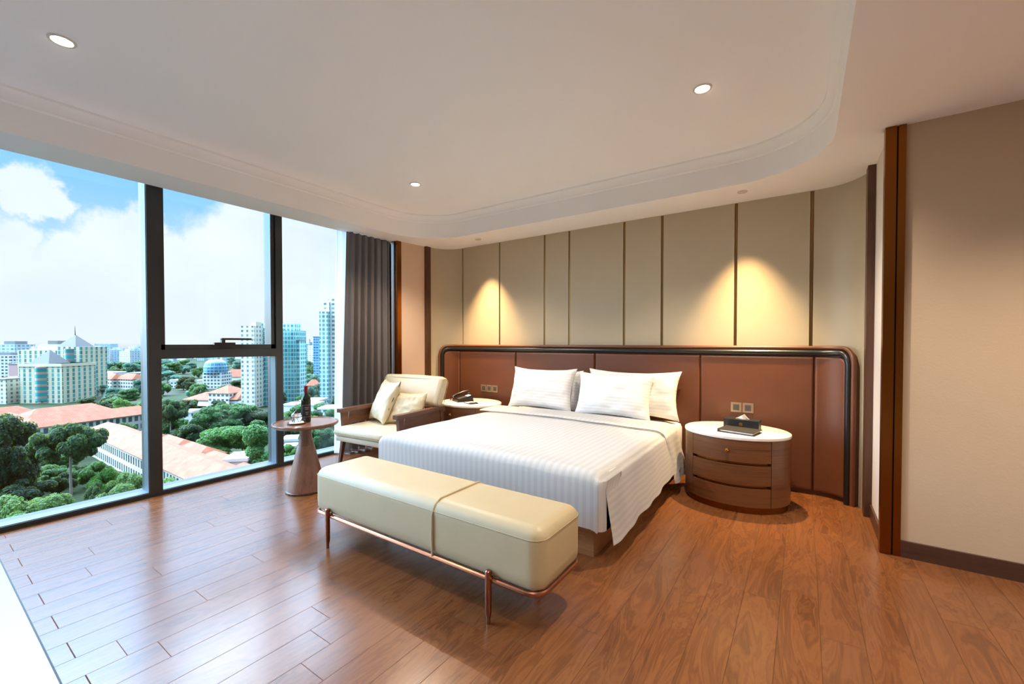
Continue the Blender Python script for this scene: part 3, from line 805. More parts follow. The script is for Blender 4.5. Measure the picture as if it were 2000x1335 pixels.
# ------------------------------------------------------------------ side table with wine
st = thing('side_table', 'small round walnut table with a conical foot by the window', 'side table', (-3.47, 1.97, 0))
obj('pedestal', lathe(B(), [(.15, .018), (.148, .03), (.118, .16), (.083, .31), (.0655, .38), (.063, .384)], 56), M['table_wood'], st)
obj('neck', lathe(B(), [(.0635, .384), (.052, .43), (.047, .48), (.047, .546)], 48), M['table_wood'], st)
obj('foot_ring', lathe(B(), [(.15, 0), (.158, .004), (.158, .014), (.15, .018)], 56), M['walnut_dark'], st)
obj('tabletop', lathe(B(), [(0, .546), (.225, .546), (.248, .552), (.256, .56), (.257, .574), (.253, .579), (.246, .579), (.243, .573), (0, .573)], 64), M['tabletop_wood'], st)
TZ_ = .5735
tc = thing('coaster_tray', 'small round wooden tray under the upturned wine glass', 'tray', (-3.475, 1.895, TZ_))
obj('tray', lathe(B(), [(0, 0), (.066, 0), (.072, .004), (.072, .012), (.068, .012), (.066, .006), (0, .006)], 40), M['walnut_dark'], tc)
obj('napkin', roundslab(B(), lambda i: [((.06 + .006 * math.sin(4 * q) - i) * math.cos(q), (.06 + .006 * math.sin(4 * q) - i) * math.sin(q)) for q in [2 * math.pi * k / 40 for k in range(40)]], [(.003, .0065), (0, .009), (.004, .016)]), M['tissue'], tc)
wg = thing('wine_glass', 'clear wine glass standing upside down beside the bottle', 'wine glass', (-3.478, 1.895, TZ_ + .0165))
obj('bowl', lathe(B(), [(.033, 0), (.04, .02), (.0425, .04), (.038, .065), (.024, .082), (.008, .09), (.0042, .096), (.0035, .13), (.0035, .155), (.006, .163), (.033, .168), (.034, .17), (0, .171), (0, .0885), (.006, .0885), (.0225, .0795), (.0365, .063), (.041, .04), (.0385, .02), (.0315, 0), (.033, 0)], 40), M['clear'], wg)
bt = thing('wine_bottle', 'dark red wine bottle with red foil on the side table', 'bottle', (-3.49, 1.985, TZ_))
obj('bottle', lathe(B(), [(0, .006), (.03, 0), (.037, .004), (.038, .02), (.038, .185), (.036, .205), (.028, .222), (.018, .236), (.0145, .25), (.0145, .262)], 40), M['bottle'], bt)
obj('foil', lathe(B(), [(.0148, .235 + .012), (.0150, .25), (.0150, .297), (.0162, .298), (.0162, .307), (.015, .309), (0, .309)], 32), M['red_foil'], bt)
def arcpatch(r, a0, a1, z0, z1):
    return gridmesh(14, 1, lambda u, v: (r * math.cos(R(a0 + (a1 - a0) * u)), r * math.sin(R(a0 + (a1 - a0) * u)), z0 + (z1 - z0) * v))
lb = obj('label', arcpatch(.0384, -80, 40, .045, .15), M['label_black'], bt)
bm = B(); ang = (-80, 40)
for z in (.047, .147): gridmesh(14, 1, lambda u, v: (.0387 * math.cos(R(-80 + 120 * u)), .0387 * math.sin(R(-80 + 120 * u)), z + .0015 * v), bm=bm)
for q in (-80, 38.5): gridmesh(1, 1, lambda u, v: (.0387 * math.cos(R(q + 1.5 * u)), .0387 * math.sin(R(q + 1.5 * u)), .047 + .1 * v), bm=bm)
for z, a0, a1 in ((.125, -45, 5), (.112, -40, 0), (.085, -38, -2), (.07, -34, -6)): gridmesh(8, 1, lambda u, v: (.0387 * math.cos(R(a0 + (a1 - a0) * u)), .0387 * math.sin(R(a0 + (a1 - a0) * u)), z + .004 * v), bm=bm)
obj('label_print', bm, M['label_white'], lb)

# ------------------------------------------------------------------ armchair (local: front is -y)
ac = thing('armchair', 'cream leather armchair with dark wooden arms by the curtain', 'armchair', (-3.56, 2.93, 0), R(4))
def cush(x0, x1, y0, y1, z0, z1, r, er): return soft_box(x0, x1, y0, y1, z0, z1, r, er)
obj('seat_frame', cush(-.355, .355, -.40, .33, .262, .318, .03, .015), M['leather_ivory'], ac)
obj('seat_cushion', cush(-.365, .365, -.43, .30, .319, .398, .06, .03), M['leather_ivory'], ac)
obj('seat_piping', tube(B(), [(x, y, .355) for x, y in rrect(-.366, .366, -.431, .301, .06, 6)], .003, 6, True), M['leather_cream'], ac)
def backc():
    bm = soft_box(-.425, .425, -.165, .165, -.065, .065, .045, .04)
    bmesh.ops.subdivide_edges(bm, edges=bm.edges[:], cuts=2, use_grid_fill=True)
    for v in bm.verts:
        x, y, z = v.co
        v.co = Vector((x * (1 + .02 * y / .165), z * (1 + .25 * (1 - (x / .425) ** 2)), y + .01 * math.cos(x * 3)))
    bmesh.ops.rotate(bm, verts=bm.verts[:], cent=(0, 0, 0), matrix=Matrix.Rotation(R(-20), 3, 'X'))
    bmesh.ops.translate(bm, verts=bm.verts[:], vec=(0, .345, .715)); return bm
bc = obj('back_cushion', backc(), M['leather_ivory'], ac, angle=85)
for xs in (-.428, .428):
    P_ = [(xs * (1 + .0), .345 + q1 * math.cos(R(20)) + q2 * math.sin(R(20)), .715 - q1 * math.sin(R(20)) * 1 + q2 * math.cos(R(20))) for q1, q2 in rrect(-.05, .05, -.15, .15, .04, 4)]
    obj('piping', tube(B(), P_, .003, 6, True), M['leather_cream'], bc)
obj('back_rail', tube(B(), [(-.43, .36, .535), (-.2, .405, .54), (0, .415, .54), (.2, .405, .54), (.43, .36, .535)], .018, 10), M['chair_wood'], ac)
for sx in (-1, 1):
    X = sx * .40
    arm = obj('arm', hexa(B(), [(X - .03, -.315, .528), (X + .03, -.315, .528), (X + .034, .37, .538), (X - .034, .37, .538), (X - .03, -.315, .566), (X + .03, -.315, .566), (X + .034, .37, .575), (X - .034, .37, .575)]), M['chair_wood'], ac, bevel=.011)
    obj('arm_panel', hexa(B(), [(X - .009, -.21, .40), (X + .009, -.21, .40), (X + .009, .31, .40), (X - .009, .31, .40), (X - .009, -.19, .529), (X + .009, -.19, .529), (X + .009, .33, .538), (X - .009, .33, .538)]), M['chair_wood'], ac, bevel=.004)
    obj('arm_post', hexa(B(), [(X - .017, -.27, .30), (X + .017, -.27, .30), (X + .017, -.22, .30), (X - .017, -.22, .30), (X - .019, -.285, .529), (X + .019, -.285, .529), (X + .019, -.215, .529), (X - .019, -.215, .529)]), M['chair_wood'], ac, bevel=.005)
    X2 = sx * .355
    obj('leg', hexa(B(), [(X2 * 1.07 - .013, -.335, 0), (X2 * 1.07 + .013, -.335, 0), (X2 * 1.07 + .013, -.309, 0), (X2 * 1.07 - .013, -.309, 0), (X2 - .02, -.31, .30), (X2 + .02, -.31, .30), (X2 + .02, -.265, .30), (X2 - .02, -.265, .30)]), M['chair_wood'], ac, bevel=.004)
    obj('leg', hexa(B(), [(X2 * 1.07 - .013, .39, 0), (X2 * 1.07 + .013, .39, 0), (X2 * 1.07 + .013, .416, 0), (X2 * 1.07 - .013, .416, 0), (sx * .40 - .018, .315, .535), (sx * .40 + .018, .315, .535), (sx * .40 + .018, .36, .535), (sx * .40 - .018, .36, .535)]), M['chair_wood'], ac, bevel=.004)
def cushion(label, loc, w, h, t, rot, seed):
    bm = pillow_bm(w, h, t, seed); o = obj('cushion', bm, M['leather_ivory'], angle=85); o.location = loc; o.rotation_euler = tuple(R(a) for a in rot)
    return tag(o, label, 'cushion', 'cream cushions on the armchair')
cushion('taller cream cushion leaning diagonally on the armchair', (-3.75, 2.90, .402), .44, .48, .13, (-24, 0, -19), 21)
cushion('smaller cream cushion upright in the corner of the armchair', (-3.41, 2.98, .402), .43, .35, .12, (-22, 0, 14), 22)

#OUTDOOR
# ------------------------------------------------------------------ the city outside, far below the window
HZ = CYY - F * math.tan(PITCH)              # horizon line
UP0 = HCAM - GZ                             # room eye level above the street
def depth_of(gy): return UP0 * F / (gy - HZ)
CANG = math.atan2(RGT.y, RGT.x)
HF = Vector((math.sin(YAW), math.cos(YAW), 0))
def spot(px, w): return Vector((0, 0, GZ)) + HF * w + RGT * ((px - 1000) * w / F)
OCC = []
def site(name, label, cat, px, w, rot=0, group=None, r=None):
    p = spot(px, w); o = thing(name, label, cat, p, CANG + R(rot), group)
    if r: OCC.append((p.x, p.y, r))
    return o
def hgt(py, w): return UP0 + (HZ - py) * w / F
def facade(name, wall, glass, fh=3.4, bw=3.2, wx=.6, wz=.55, spandrel=None, rough=.6, gr=.25, wall2=None):
    m, nt, b = material(name); co = nt.coord(); x, y, z = nt.sep(co); nx, ny, n_z = nt.sep(nt.coord('Normal'))
    sel = nt.math('GREATER_THAN', nt.math('ABSOLUTE', ny), .6)
    u = nt.math('ADD', nt.math('MULTIPLY', x, sel), nt.math('MULTIPLY', y, nt.math('SUBTRACT', 1, sel)))
    fu = nt.math('FRACT', nt.math('ADD', nt.math('DIVIDE', u, bw), 100.5)); fz = nt.math('FRACT', nt.math('DIVIDE', z, fh))
    mu = nt.math('LESS_THAN', nt.math('ABSOLUTE', nt.math('SUBTRACT', fu, .5)), wx / 2)
    mz = nt.math('LESS_THAN', nt.math('ABSOLUTE', nt.math('SUBTRACT', fz, .52)), wz / 2)
    win = nt.math('MULTIPLY', nt.math('MULTIPLY', mu, mz), nt.math('LESS_THAN', nt.math('ABSOLUTE', n_z), .5))
    w = nt.new('ShaderNodeTexWhiteNoise', noise_dimensions='3D')
    nt.put(w.inputs[0], nt.comb(nt.math('FLOOR', nt.math('ADD', nt.math('DIVIDE', u, bw), 100.5)), nt.math('FLOOR', nt.math('DIVIDE', z, fh)), sel))
    g0 = lin(glass); gcol = nt.mix(w.outputs[0], g0, tuple(v * .45 for v in g0[:3]) + (1,))
    wc = nt.mix(nt.noise(co, .25, 3), lin(wall), lin(wall2 or wall))
    if spandrel: wc = nt.mix(mu, wc, lin(spandrel))
    nt.put(b.inputs['Base Color'], nt.mix(win, wc, gcol)); nt.put(b.inputs['Roughness'], nt.map(win, 0, 1, rough, gr))
    b.inputs['Specular IOR Level'].default_value = .4
    return m
def roof_tiles():
    m, nt, b = material('orange_roof_tiles'); co = nt.coord(); n = nt.noise(co, .35, 5, .6); x, y, z = nt.sep(co)
    s = nt.math('SINE', nt.math('MULTIPLY', x, 7.0))
    c = nt.ramp(nt.math('ADD', nt.math('MULTIPLY', n, .9), nt.math('MULTIPLY', s, .05)), [(.25, '804a36'), (.5, '8f5843'), (.75, '96664f')])
    setp(nt, b, c, .8, 0, .2); return m
M['tiles'] = roof_tiles()
M['roof_grey'] = plain('slate_blue_roof', '24323c', .6, 0, .05, .4)
M['roof_flat'] = plain('pale_flat_roof', '70777a', .85, 0, .1, .2)
M['conc'] = plain('white_render', 'c2c4c2', .8, 0, .03, .3)
M['cream'] = plain('cream_render', 'c4baa2', .8, 0, .03, .3)
M['f_yellow'] = facade('cream_office_front', 'beb59b', '4c9393', 3.3, 4.3, .42, .8, 'b3a88f')
M['f_bay'] = facade('teal_glass_bay', 'a88e86', '38a3a6', 4.6, 40, 1.0, .62)
M['f_white'] = facade('white_office_front', 'c9cdce', '5b6c78', 3.3, 3.4, .62, .5)
M['f_cream'] = facade('cream_apartment_front', 'cbc6b8', '7d97a0', 3.1, 3.6, .4, .5, 'c2bdb0')
M['f_teal'] = facade('teal_glass_tower_front', '9dbcbd', '4d9aa0', 3.2, 2.4, .8, .7, '7fb2b4')
M['f_teal2'] = facade('pale_teal_apartment_front', 'b9cfd0', '5f9fa8', 3.2, 3.0, .66, .6, '8fbfc2')
M['f_balc'] = facade('white_balcony_front', 'd0d6d6', '7e979c', 3.2, 4.2, .5, .5)
M['f_blue'] = facade('blue_glass_front', '6f9cb5', '3f7fa6', 3.2, 3.0, .8, .6)
M['f_arc'] = facade('arcaded_school_front', 'b9bbb8', '4e5f66', 4.2, 2.6, .6, .62)
M['f_haze1'] = facade('pale_haze_front', 'b4c3cd', '92aaba', 4, 5, .6, .5)  # distance haze is mixed into the wall and window colours of these fronts
M['f_haze2'] = facade('bluish_haze_front', '9db6c6', '86a4b8', 4, 5, .6, .5)
M['f_haze3'] = facade('warm_haze_front', 'c2c4c4', '9fb0ba', 4, 5, .6, .5)
M['pink'] = plain('dusty_pink_render', 'b08a8a', .8, 0, .03, .3)
def pyr(hx, hy, z0, z1, cx=0, cy=0):
    bm = B(); v = [bm.verts.new((cx + a * hx, cy + b_ * hy, z0)) for a, b_ in ((-1, -1), (1, -1), (1, 1), (-1, 1))]; t = bm.verts.new((cx, cy, z1))
    bm.faces.new(v[::-1])
    for i in range(4): bm.faces.new((v[i], v[(i + 1) % 4], t))
    return bm
def hiproof(L, hw_, z0, z1, hip, ov=.8):
    bm = B(); a, b_ = L / 2 + ov, hw_ + ov; zz = z0 - .25
    v = [bm.verts.new(p) for p in ((-a, -b_, z0), (a, -b_, z0), (a, b_, z0), (-a, b_, z0))]; u = [bm.verts.new(p) for p in ((-a, -b_, zz), (a, -b_, zz), (a, b_, zz), (-a, b_, zz))]
    t = [bm.verts.new((-a + hip, 0, z1)), bm.verts.new((a - hip, 0, z1))]
    bm.faces.new((v[0], v[1], t[1], t[0])); bm.faces.new((v[1], v[2], t[1])); bm.faces.new((v[2], v[3], t[0], t[1])); bm.faces.new((v[3], v[0], t[0]))
    for i in range(4): bm.faces.new((u[i], u[(i + 1) % 4], v[(i + 1) % 4], v[i]))
    bm.faces.new(u[::-1]); return bm
def hall(name, label, A, Bp, hw_, eh, rh, hip=6, wall='f_arc', group=None):
    A, Bp = Vector(A), Vector(Bp); mid = (A + Bp) / 2; d = Bp - A; L = d.length
    t = thing(name, label, 'building', (mid.x, mid.y, GZ), math.atan2(d.y, d.x), group)
    obj('wall', box(B(), -L / 2, L / 2, -hw_, hw_, 0, eh), M[wall], t, smooth=False)
    obj('roof', hiproof(L, hw_, eh, rh, hip), M['tiles'], t, smooth=False)
    n = max(2, int(L / 14))
    for k in range(n + 1): OCC.append((A.x + d.x * k / n, A.y + d.y * k / n, hw_ + 5))
    return t

# street level
def ground_mat():
    m, nt, b = material('parkland_ground'); co = nt.coord()
    n = nt.noise(co, .02, 5, .6); n2 = nt.noise(co, .5, 3)
    c = nt.ramp(nt.math('ADD', nt.math('MULTIPLY', n, .8), nt.math('MULTIPLY', n2, .2)), [(.3, '1c2c1a'), (.48, '283a22'), (.6, '3c4238'), (.75, '464a48')])
    setp(nt, b, c, .9, 0, .1); return m
bm = B(); bm.faces.new([bm.verts.new(p) for p in ((-4200, -2500, GZ), (-20, -2500, GZ), (-20, 4200, GZ), (-4200, 4200, GZ))])
struct(obj('ground', bm, ground_mat(), smooth=False), 'green city ground far below the window')

# cream office block with two pyramid roofs
W1 = 322; s1 = W1 / F
def X1(px): return (px - 80) * s1
ob = site('office_tower', 'cream office block with teal glass bays and two blue pyramid roofs', 'building', 80, W1, 0, None, 34)
t = hgt(710, W1)
obj('front_wing', box(B(), X1(36), X1(120), 0, 26, 0, t), M['f_yellow'], ob, smooth=False)
obj('cornice', box(B(), X1(35), X1(121), -.6, 26.6, t - 2.2, t), M['cream'], ob, smooth=False)
def baybm(cx, hw_, z0, z1, y0=0, bulge=3.0):
    P = [(cx - hw_, y0 + .5)] + [(cx - hw_ + 2 * hw_ * k / 10, y0 - bulge * math.sin(math.pi * k / 10)) for k in range(11)] + [(cx + hw_, y0 + .5)]
    return prism(B(), P, z0, z1)
obj('glass_bay', baybm(X1(79), 11.5 * s1, 2, t - 2.4), M['f_bay'], ob, smooth=False)
obj('pyramid_roof', pyr(20 * s1, 8, t, hgt(683, W1), X1(76), 7.5), M['roof_grey'], ob, smooth=False)
W2 = W1 + 26; s2 = W2 / F
def X2(px): return (px - 1000) * s2 - (80 - 1000) * s1
t2 = hgt(683, W2)
obj('rear_wing', box(B(), X2(31), X2(116), 27, 55, 0, t2), M['f_yellow'], ob, smooth=False)
obj('penthouse', box(B(), X2(66), X2(112), 30, 52, t2, hgt(672, W2)), M['cream'], ob, smooth=False)
obj('roof_plant', box(B(), X2(78), X2(97), 32, 48, hgt(672, W2), hgt(665, W2)), M['roof_flat'], ob, smooth=False)
obj('roof_box', box(B(), X2(42), X2(64), 32, 48, t2, hgt(676, W2)), M['f_haze1'], ob, smooth=False)
t3 = hgt(677, W2)
obj('corner_tower', box(B(), X2(114), X2(159), 25, 48, 0, t3), M['f_yellow'], ob, smooth=False)
obj('glass_bay', baybm(X2(137), 10 * s2, 4, t3 - 1.5, 25, 2.5), M['f_bay'], ob, smooth=False)
obj('pyramid_roof', pyr(19 * s2, 8, t3, hgt(653, W2), X2(131), 33), M['roof_grey'], ob, smooth=False)
obj('spire', tube(B(), [(X2(130), 33, hgt(655, W2)), (X2(130), 33, hgt(635, W2))], .35, 6, rb=.08), M['roof_grey'], ob)
obj('entrance_block', box(B(), X2(121), X2(166), 10, 24, 0, hgt(770, W1 + 10)), M['pink'], ob, smooth=False)
def tower(name, label, px0, px1, top, w, dep, mat, rot=0, cap=None, group=None, r=True, roof='roof_flat', cat='building'):
    s = w / F; t = site(name, label, cat, (px0 + px1) / 2, w, rot, group, (px1 - px0) * s * .6 + 3 if r else None)
    hx = (px1 - px0) * s / 2; z = hgt(top, w)
    obj('body', box(B(), -hx, hx, 0, dep, 0, z), M[mat], t, smooth=False)
    if cap:
        for (a, b_, tp, mt) in cap:
            x0, x1 = (a - (px0 + px1) / 2) * s, (b_ - (px0 + px1) / 2) * s
            obj('rooftop_block', box(B(), x0, x1, dep * .2, dep * .8, z, hgt(tp, w)), M[mt], t, smooth=False)
    else: obj('parapet', box(B(), -hx - .3, hx + .3, -.3, dep + .3, z - .8, z + .2), M['conc' if mat in ('conc', 'f_white', 'cream') else roof], t, smooth=False)
    return t
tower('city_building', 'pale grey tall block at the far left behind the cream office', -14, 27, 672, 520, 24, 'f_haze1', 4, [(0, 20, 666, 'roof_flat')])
tower('city_building', 'dusty pink block left of the cream office', 16, 33, 710, 400, 14, 'pink', 0)
tower('city_building', 'white stepped block at the left edge of the window view', -25, 18, 694, 430, 20, 'f_white', 8, [(-10, 10, 688, 'roof_flat')])
tower('city_building', 'lower teal block in front of the pink block', 8, 33, 736, 335, 14, 'f_teal2', 0)
tower('city_building', 'cream low block at the left edge behind the dense tree', -25, 10, 740, 318, 14, 'f_cream', 0)
tower('apartment_tower', 'slim cream apartment tower beside the middle window post', 470, 496.5, 636, 298, 11, 'f_cream', 0, [(487, 497, 628, 'cream')])
tower('apartment_tower', 'teal glass apartment tower half hidden by the middle window post', 498, 534, 640, 311, 14, 'f_teal', 0, [(503, 520, 630, 'f_teal2'), (521, 534, 626, 'f_blue')])
tower('apartment_tower', 'round-shouldered teal glass tower right of the middle window post', 541, 576, 645, 330, 18, 'f_teal', 0, [(545, 570, 631, 'f_teal2')])
tower('apartment_tower', 'narrow side wing of the teal glass tower', 578, 585, 664, 332, 10, 'f_teal2', 0)
tower('high_rise', 'tallest white balcony high-rise beside the sheer curtain', 642, 682, 580, 322, 24, 'f_balc', 0, [(646, 676, 573, 'conc')])
tower('high_rise', 'teal glass wing of the tallest high-rise', 624, 640.5, 608, 318, 14, 'f_teal2', 0, [(628, 640, 588, 'f_balc')])
tower('city_building', 'blue glass block behind the teal high-rise wing', 612, 626, 657, 520, 16, 'f_blue', 0)
tower('city_building', 'white block with rows of dark windows right of the cream office', 175, 207, 727, 415, 16, 'f_white', 0)
tower('city_building', 'white stair tower joined to the block with dark windows', 207.4, 220, 727, 415, 14, 'conc', 0)
tower('city_building', 'bright blue low building beside the cream office', 160, 174.6, 737, 420, 12, 'f_blue', 0)
tower('city_building', 'cream building with flat roof in front of the wooded park', 225, 246, 734, 430, 14, 'cream', 0)
tower('city_building', 'taller cream building with small windows in front of the wooded park', 246.5, 282, 728, 432, 16, 'f_cream', 0)
tower('city_building', 'white villa among trees left of the domed building', 331, 352, 742, 430, 14, 'f_white', 6)
tower('city_building', 'small cream house beside the domed building', 384, 394, 742, 425, 10, 'cream', 0)
tower('city_building', 'white low house behind the pale-trunked tree', 352, 372, 804, 222, 9, 'f_white', 10)
tower('city_building', 'long white flat-roofed hall near the bottle', 551, 612, 790, 270, 14, 'conc', 0)
tower('city_building', 'low grey-roofed hall right of the bottle', 584, 622, 782, 285, 14, 'f_white', 0)
tower('city_building', 'white low building beside the sheer curtain', 620, 672, 797, 235, 12, 'f_white', 0)
tower('city_building', 'low white house seen under the side table top', 550, 588, 858, 176, 8, 'conc', 14)
tower('city_building', 'narrow white-roofed shed under the side table', 552, 578, 872, 164, 5, 'conc', 14)
tower('city_building', 'white flat roof between the orange roofs', 437, 478, 897, 133, 9, 'conc', 14)
# domed block
WD = 430; sd = WD / F
dm = site('domed_building', 'grey building with a faceted glass drum among the park trees', 'building', 421, WD, 0, None, 14)
obj('body', box(B(), -18 * sd, 18 * sd, -6, 10, 0, hgt(727, WD)), M['f_white'], dm, smooth=False)
obj('glass_drum', lathe(B(), [(20 * sd, hgt(727, WD)), (20 * sd, hgt(716, WD)), (17 * sd, hgt(707, WD)), (12 * sd, hgt(703, WD)), (0, hgt(701, WD))], 18), M['f_blue'], dm, smooth=False)
# villa with pediment
WP = 306; sp = WP / F
vl = site('villa', 'long white villa with orange roofs and a raised middle block', 'building', 430, WP, -8, None, 16)
def XP(px): return (px - 430) * sp
obj('wall', box(B(), XP(352), XP(468), 0, 14, 0, hgt(782, WP)), M['f_white'], vl, smooth=False)
def movebm(bm, x, y): bmesh.ops.translate(bm, verts=bm.verts[:], vec=(x, y, 0)); return bm
obj('roof', movebm(hiproof(XP(450) - XP(350), 8, hgt(781, WP), hgt(768, WP), 12), XP(400), 7), M['tiles'], vl, smooth=False)
obj('roof', movebm(hiproof(XP(467) - XP(453), 8, hgt(779, WP), hgt(764, WP), 2), XP(460.5), 7), M['tiles'], vl, smooth=False)
obj('middle_block', box(B(), XP(408), XP(452), -2, 16, 0, hgt(767, WP)), M['f_white'], vl, smooth=False)
obj('middle_roof', movebm(hiproof(XP(452) - XP(408), 9, hgt(767, WP), hgt(753, WP), 9), XP(430), 7), M['tiles'], vl, smooth=False)
obj('porch_roof', movebm(hiproof(XP(430) - XP(362), 5, hgt(788, WP), hgt(783, WP), 4), XP(396), -6), M['roof_flat'], vl, smooth=False)
OCC.append((spot(380, WP).x, spot(380, WP).y, 14)); OCC.append((spot(480, WP).x, spot(480, WP).y, 14))
# school halls under orange roofs
hall('school_hall', 'longest orange-roofed hall running towards the middle window post', (-250, 51.5), (-100, 51.5), 6.2, 9, 12.4, 6)
hall('school_hall', 'orange-roofed hall standing across behind the lone tree', (-287, 30), (-297, 80), 7.2, 8.4, 12.2, 6)
hall('school_hall', 'rear orange-roofed hall in front of the cream office', (-324, 36), (-332, 68), 7.2, 8.4, 12.2, 6)
hall('school_hall', 'orange-roofed pavilion at the far left of the school', (-338, 22), (-342, 42), 7, 9, 13, 6)
hall('school_wing', 'orange roof at the left end joining the two school halls', (-288, 28), (-330, 33), 6, 8, 11.5, 5)
for k, (a, b_, lb_) in enumerate([((-236, 61), (-216, 61), 'small orange roof tucked behind the longest hall, nearest the cross hall'), ((-214, 62.5), (-192, 62.5), 'small orange roof beside the left window post'),
                     ((-192, 63), (-172, 63), 'small orange roof just right of the left window post'), ((-170, 62), (-152, 62), 'second small orange roof right of the left window post'),
                     ((-146, 61), (-128, 61), 'small orange roof beside the white flat roof'), ((-122, 60), (-108, 60), 'last small orange roof before the middle window post')]):
    hall('school_wing', lb_, a, b_, 4.2, 6.5, 9.2, 4, 'f_white')
bm = B(); p = [spot(20, 238), spot(62, 238)]
tower('city_building', 'white-roofed low shed beside the dense left tree', 34, 62, 866, 176, 10, 'conc', 20)
hall('city_house', 'orange-roofed house behind the white block with dark windows', spot(204, 408).xy, spot(232, 400).xy, 6, 12, 17, 5, 'f_white')
hall('city_house', 'orange-roofed house right beside the left window post', spot(240, 405).xy, spot(272, 398).xy, 6, 12, 17, 5, 'f_white')
hall('city_house', 'low orange roof behind the cream apartment tower', spot(446, 480).xy, spot(482, 480).xy, 7, 8, 16, 4, 'conc')
hall('city_house', 'orange-roofed house seen right of the bottle neck', spot(600, 380).xy, spot(624, 384).xy, 6, 8, 13, 4, 'conc')

# skyline
rnd = random.Random(8)
HZG = 'hazy blocks along the skyline'
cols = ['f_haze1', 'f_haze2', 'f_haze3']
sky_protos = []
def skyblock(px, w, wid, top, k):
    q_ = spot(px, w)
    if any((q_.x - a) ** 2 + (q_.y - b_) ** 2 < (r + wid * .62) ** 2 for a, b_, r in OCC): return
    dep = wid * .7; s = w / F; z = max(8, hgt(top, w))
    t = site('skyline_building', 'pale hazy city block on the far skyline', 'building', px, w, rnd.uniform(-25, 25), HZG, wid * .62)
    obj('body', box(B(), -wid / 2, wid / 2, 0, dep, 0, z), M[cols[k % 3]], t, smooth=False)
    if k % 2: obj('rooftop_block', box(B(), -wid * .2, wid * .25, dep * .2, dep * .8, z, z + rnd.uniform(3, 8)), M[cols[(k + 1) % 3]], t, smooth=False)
k = 0
for px in range(-420, 690, 9):
    if 470 < px < 530: continue
    for q in range(2):
        w = rnd.uniform(950, 1250) if q else rnd.uniform(1400, 2200)
        base = 690 if 150 < px < 300 else 688
        top = rnd.uniform(678, 690) if q else rnd.uniform(676, 688)
        if rnd.random() < .12: top -= rnd.uniform(3, 9)
        skyblock(px + rnd.uniform(-4, 4), w, rnd.uniform(8, 26) * w / 1000 * 1.3, top, k); k += 1
for px, w, wid, top in ((590, 800, 14, 672), (599, 820, 12, 668), (606, 780, 12, 674), (185, 1100, 30, 678), (200, 1500, 50, 671), (262, 1300, 22, 676), (343, 1800, 32, 667)): skyblock(px, w, wid, top, k); k += 1

# ------------------------------------------------------------------ trees
def leafmat(name, c1, c2, c3):
    m, nt, b = material(name); co = nt.coord(); oi = nt.new('ShaderNodeObjectInfo').outputs['Random']
    n = nt.noise(co, 11, 4, .65)
    c = nt.ramp(nt.math('ADD', nt.math('MULTIPLY', n, .75), nt.math('MULTIPLY', oi, .25)), [(.28, c1), (.5, c2), (.72, c3)])
    nt.put(b.inputs['Base Color'], c); b.inputs['Roughness'].default_value = .6; b.inputs['Specular IOR Level'].default_value = .2
    tr = nt.new('ShaderNodeBsdfTranslucent'); nt.put(tr.inputs[0], nt.mix(.4, c, lin('a8c850'))); mx = nt.new('ShaderNodeMixShader'); mx.inputs[0].default_value = .3
    nt.l.new(b.outputs[0], mx.inputs[1]); nt.l.new(tr.outputs[0], mx.inputs[2]); nt.l.new(mx.outputs[0], m.node_tree.nodes['Material Output'].inputs[0]); return m
L = {'dark': leafmat('dark_leaves', '10241a', '183a24', '28502f'), 'mid': leafmat('green_leaves', '1b3d26', '2b5c31', '467a41'),
     'bright': leafmat('bright_leaves', '20501f', '356c2e', '568a3d'), 'olive': leafmat('yellowish_leaves', '2e5027', '486c36', '688548'), 'far': leafmat('haze_tinted_leaves', '3a6661', '4a7a71', '5f8d82')}  # the far leaves have bluish distance haze put into their colour
M['bark'] = plain('grey_bark', '8a8078', .9, 0, .1, 3)
def crown_bm(lobes, N, size, seed):
    rnd = random.Random(seed); bm = B(); wts = [l[3] ** 2 for l in lobes]
    for cx, cy, cz, r, *sq in lobes:
        mat = Matrix.Translation((cx, cy, cz)) @ Matrix.Diagonal((1, 1, sq[0] if sq else .8, 1))
        bmesh.ops.create_icosphere(bm, subdivisions=2, radius=r * .84, matrix=mat)
    for v in bm.verts: v.co += Vector((noise.noise(v.co * 9), noise.noise(v.co * 9 + Vector((5, 5, 5))), noise.noise(v.co * 9 + Vector((9, 1, 4))))) * .035
    for _ in range(N):
        cx, cy, cz, r, *sq = rnd.choices(lobes, wts)[0]; q = sq[0] if sq else .8
        d = Vector((rnd.gauss(0, 1), rnd.gauss(0, 1), rnd.gauss(.25, 1))).normalized()
        rr = r * rnd.uniform(.84, 1.08); p = Vector((cx + d.x * rr, cy + d.y * rr, cz + d.z * rr * q))
        if any((Vector(((p.x - a) , (p.y - b_), (p.z - c_) / (s_[0] if s_ else .8)))).length < .72 * r2 for a, b_, c_, r2, *s_ in lobes): continue
        nrm = (d + Vector((rnd.uniform(-.7, .7), rnd.uniform(-.7, .7), rnd.uniform(-.2, .9)))).normalized()
        t1 = nrm.orthogonal().normalized(); t1 = Matrix.Rotation(rnd.uniform(0, 6.28), 3, nrm) @ t1; t2 = nrm.cross(t1)
        s = size * rnd.uniform(.6, 1.35)
        bm.faces.new([bm.verts.new(p + t1 * s * a + t2 * s * b_ * .7) for a, b_ in ((-1, 0), (0, -.8), (1, 0), (0, .8))])
    return bm
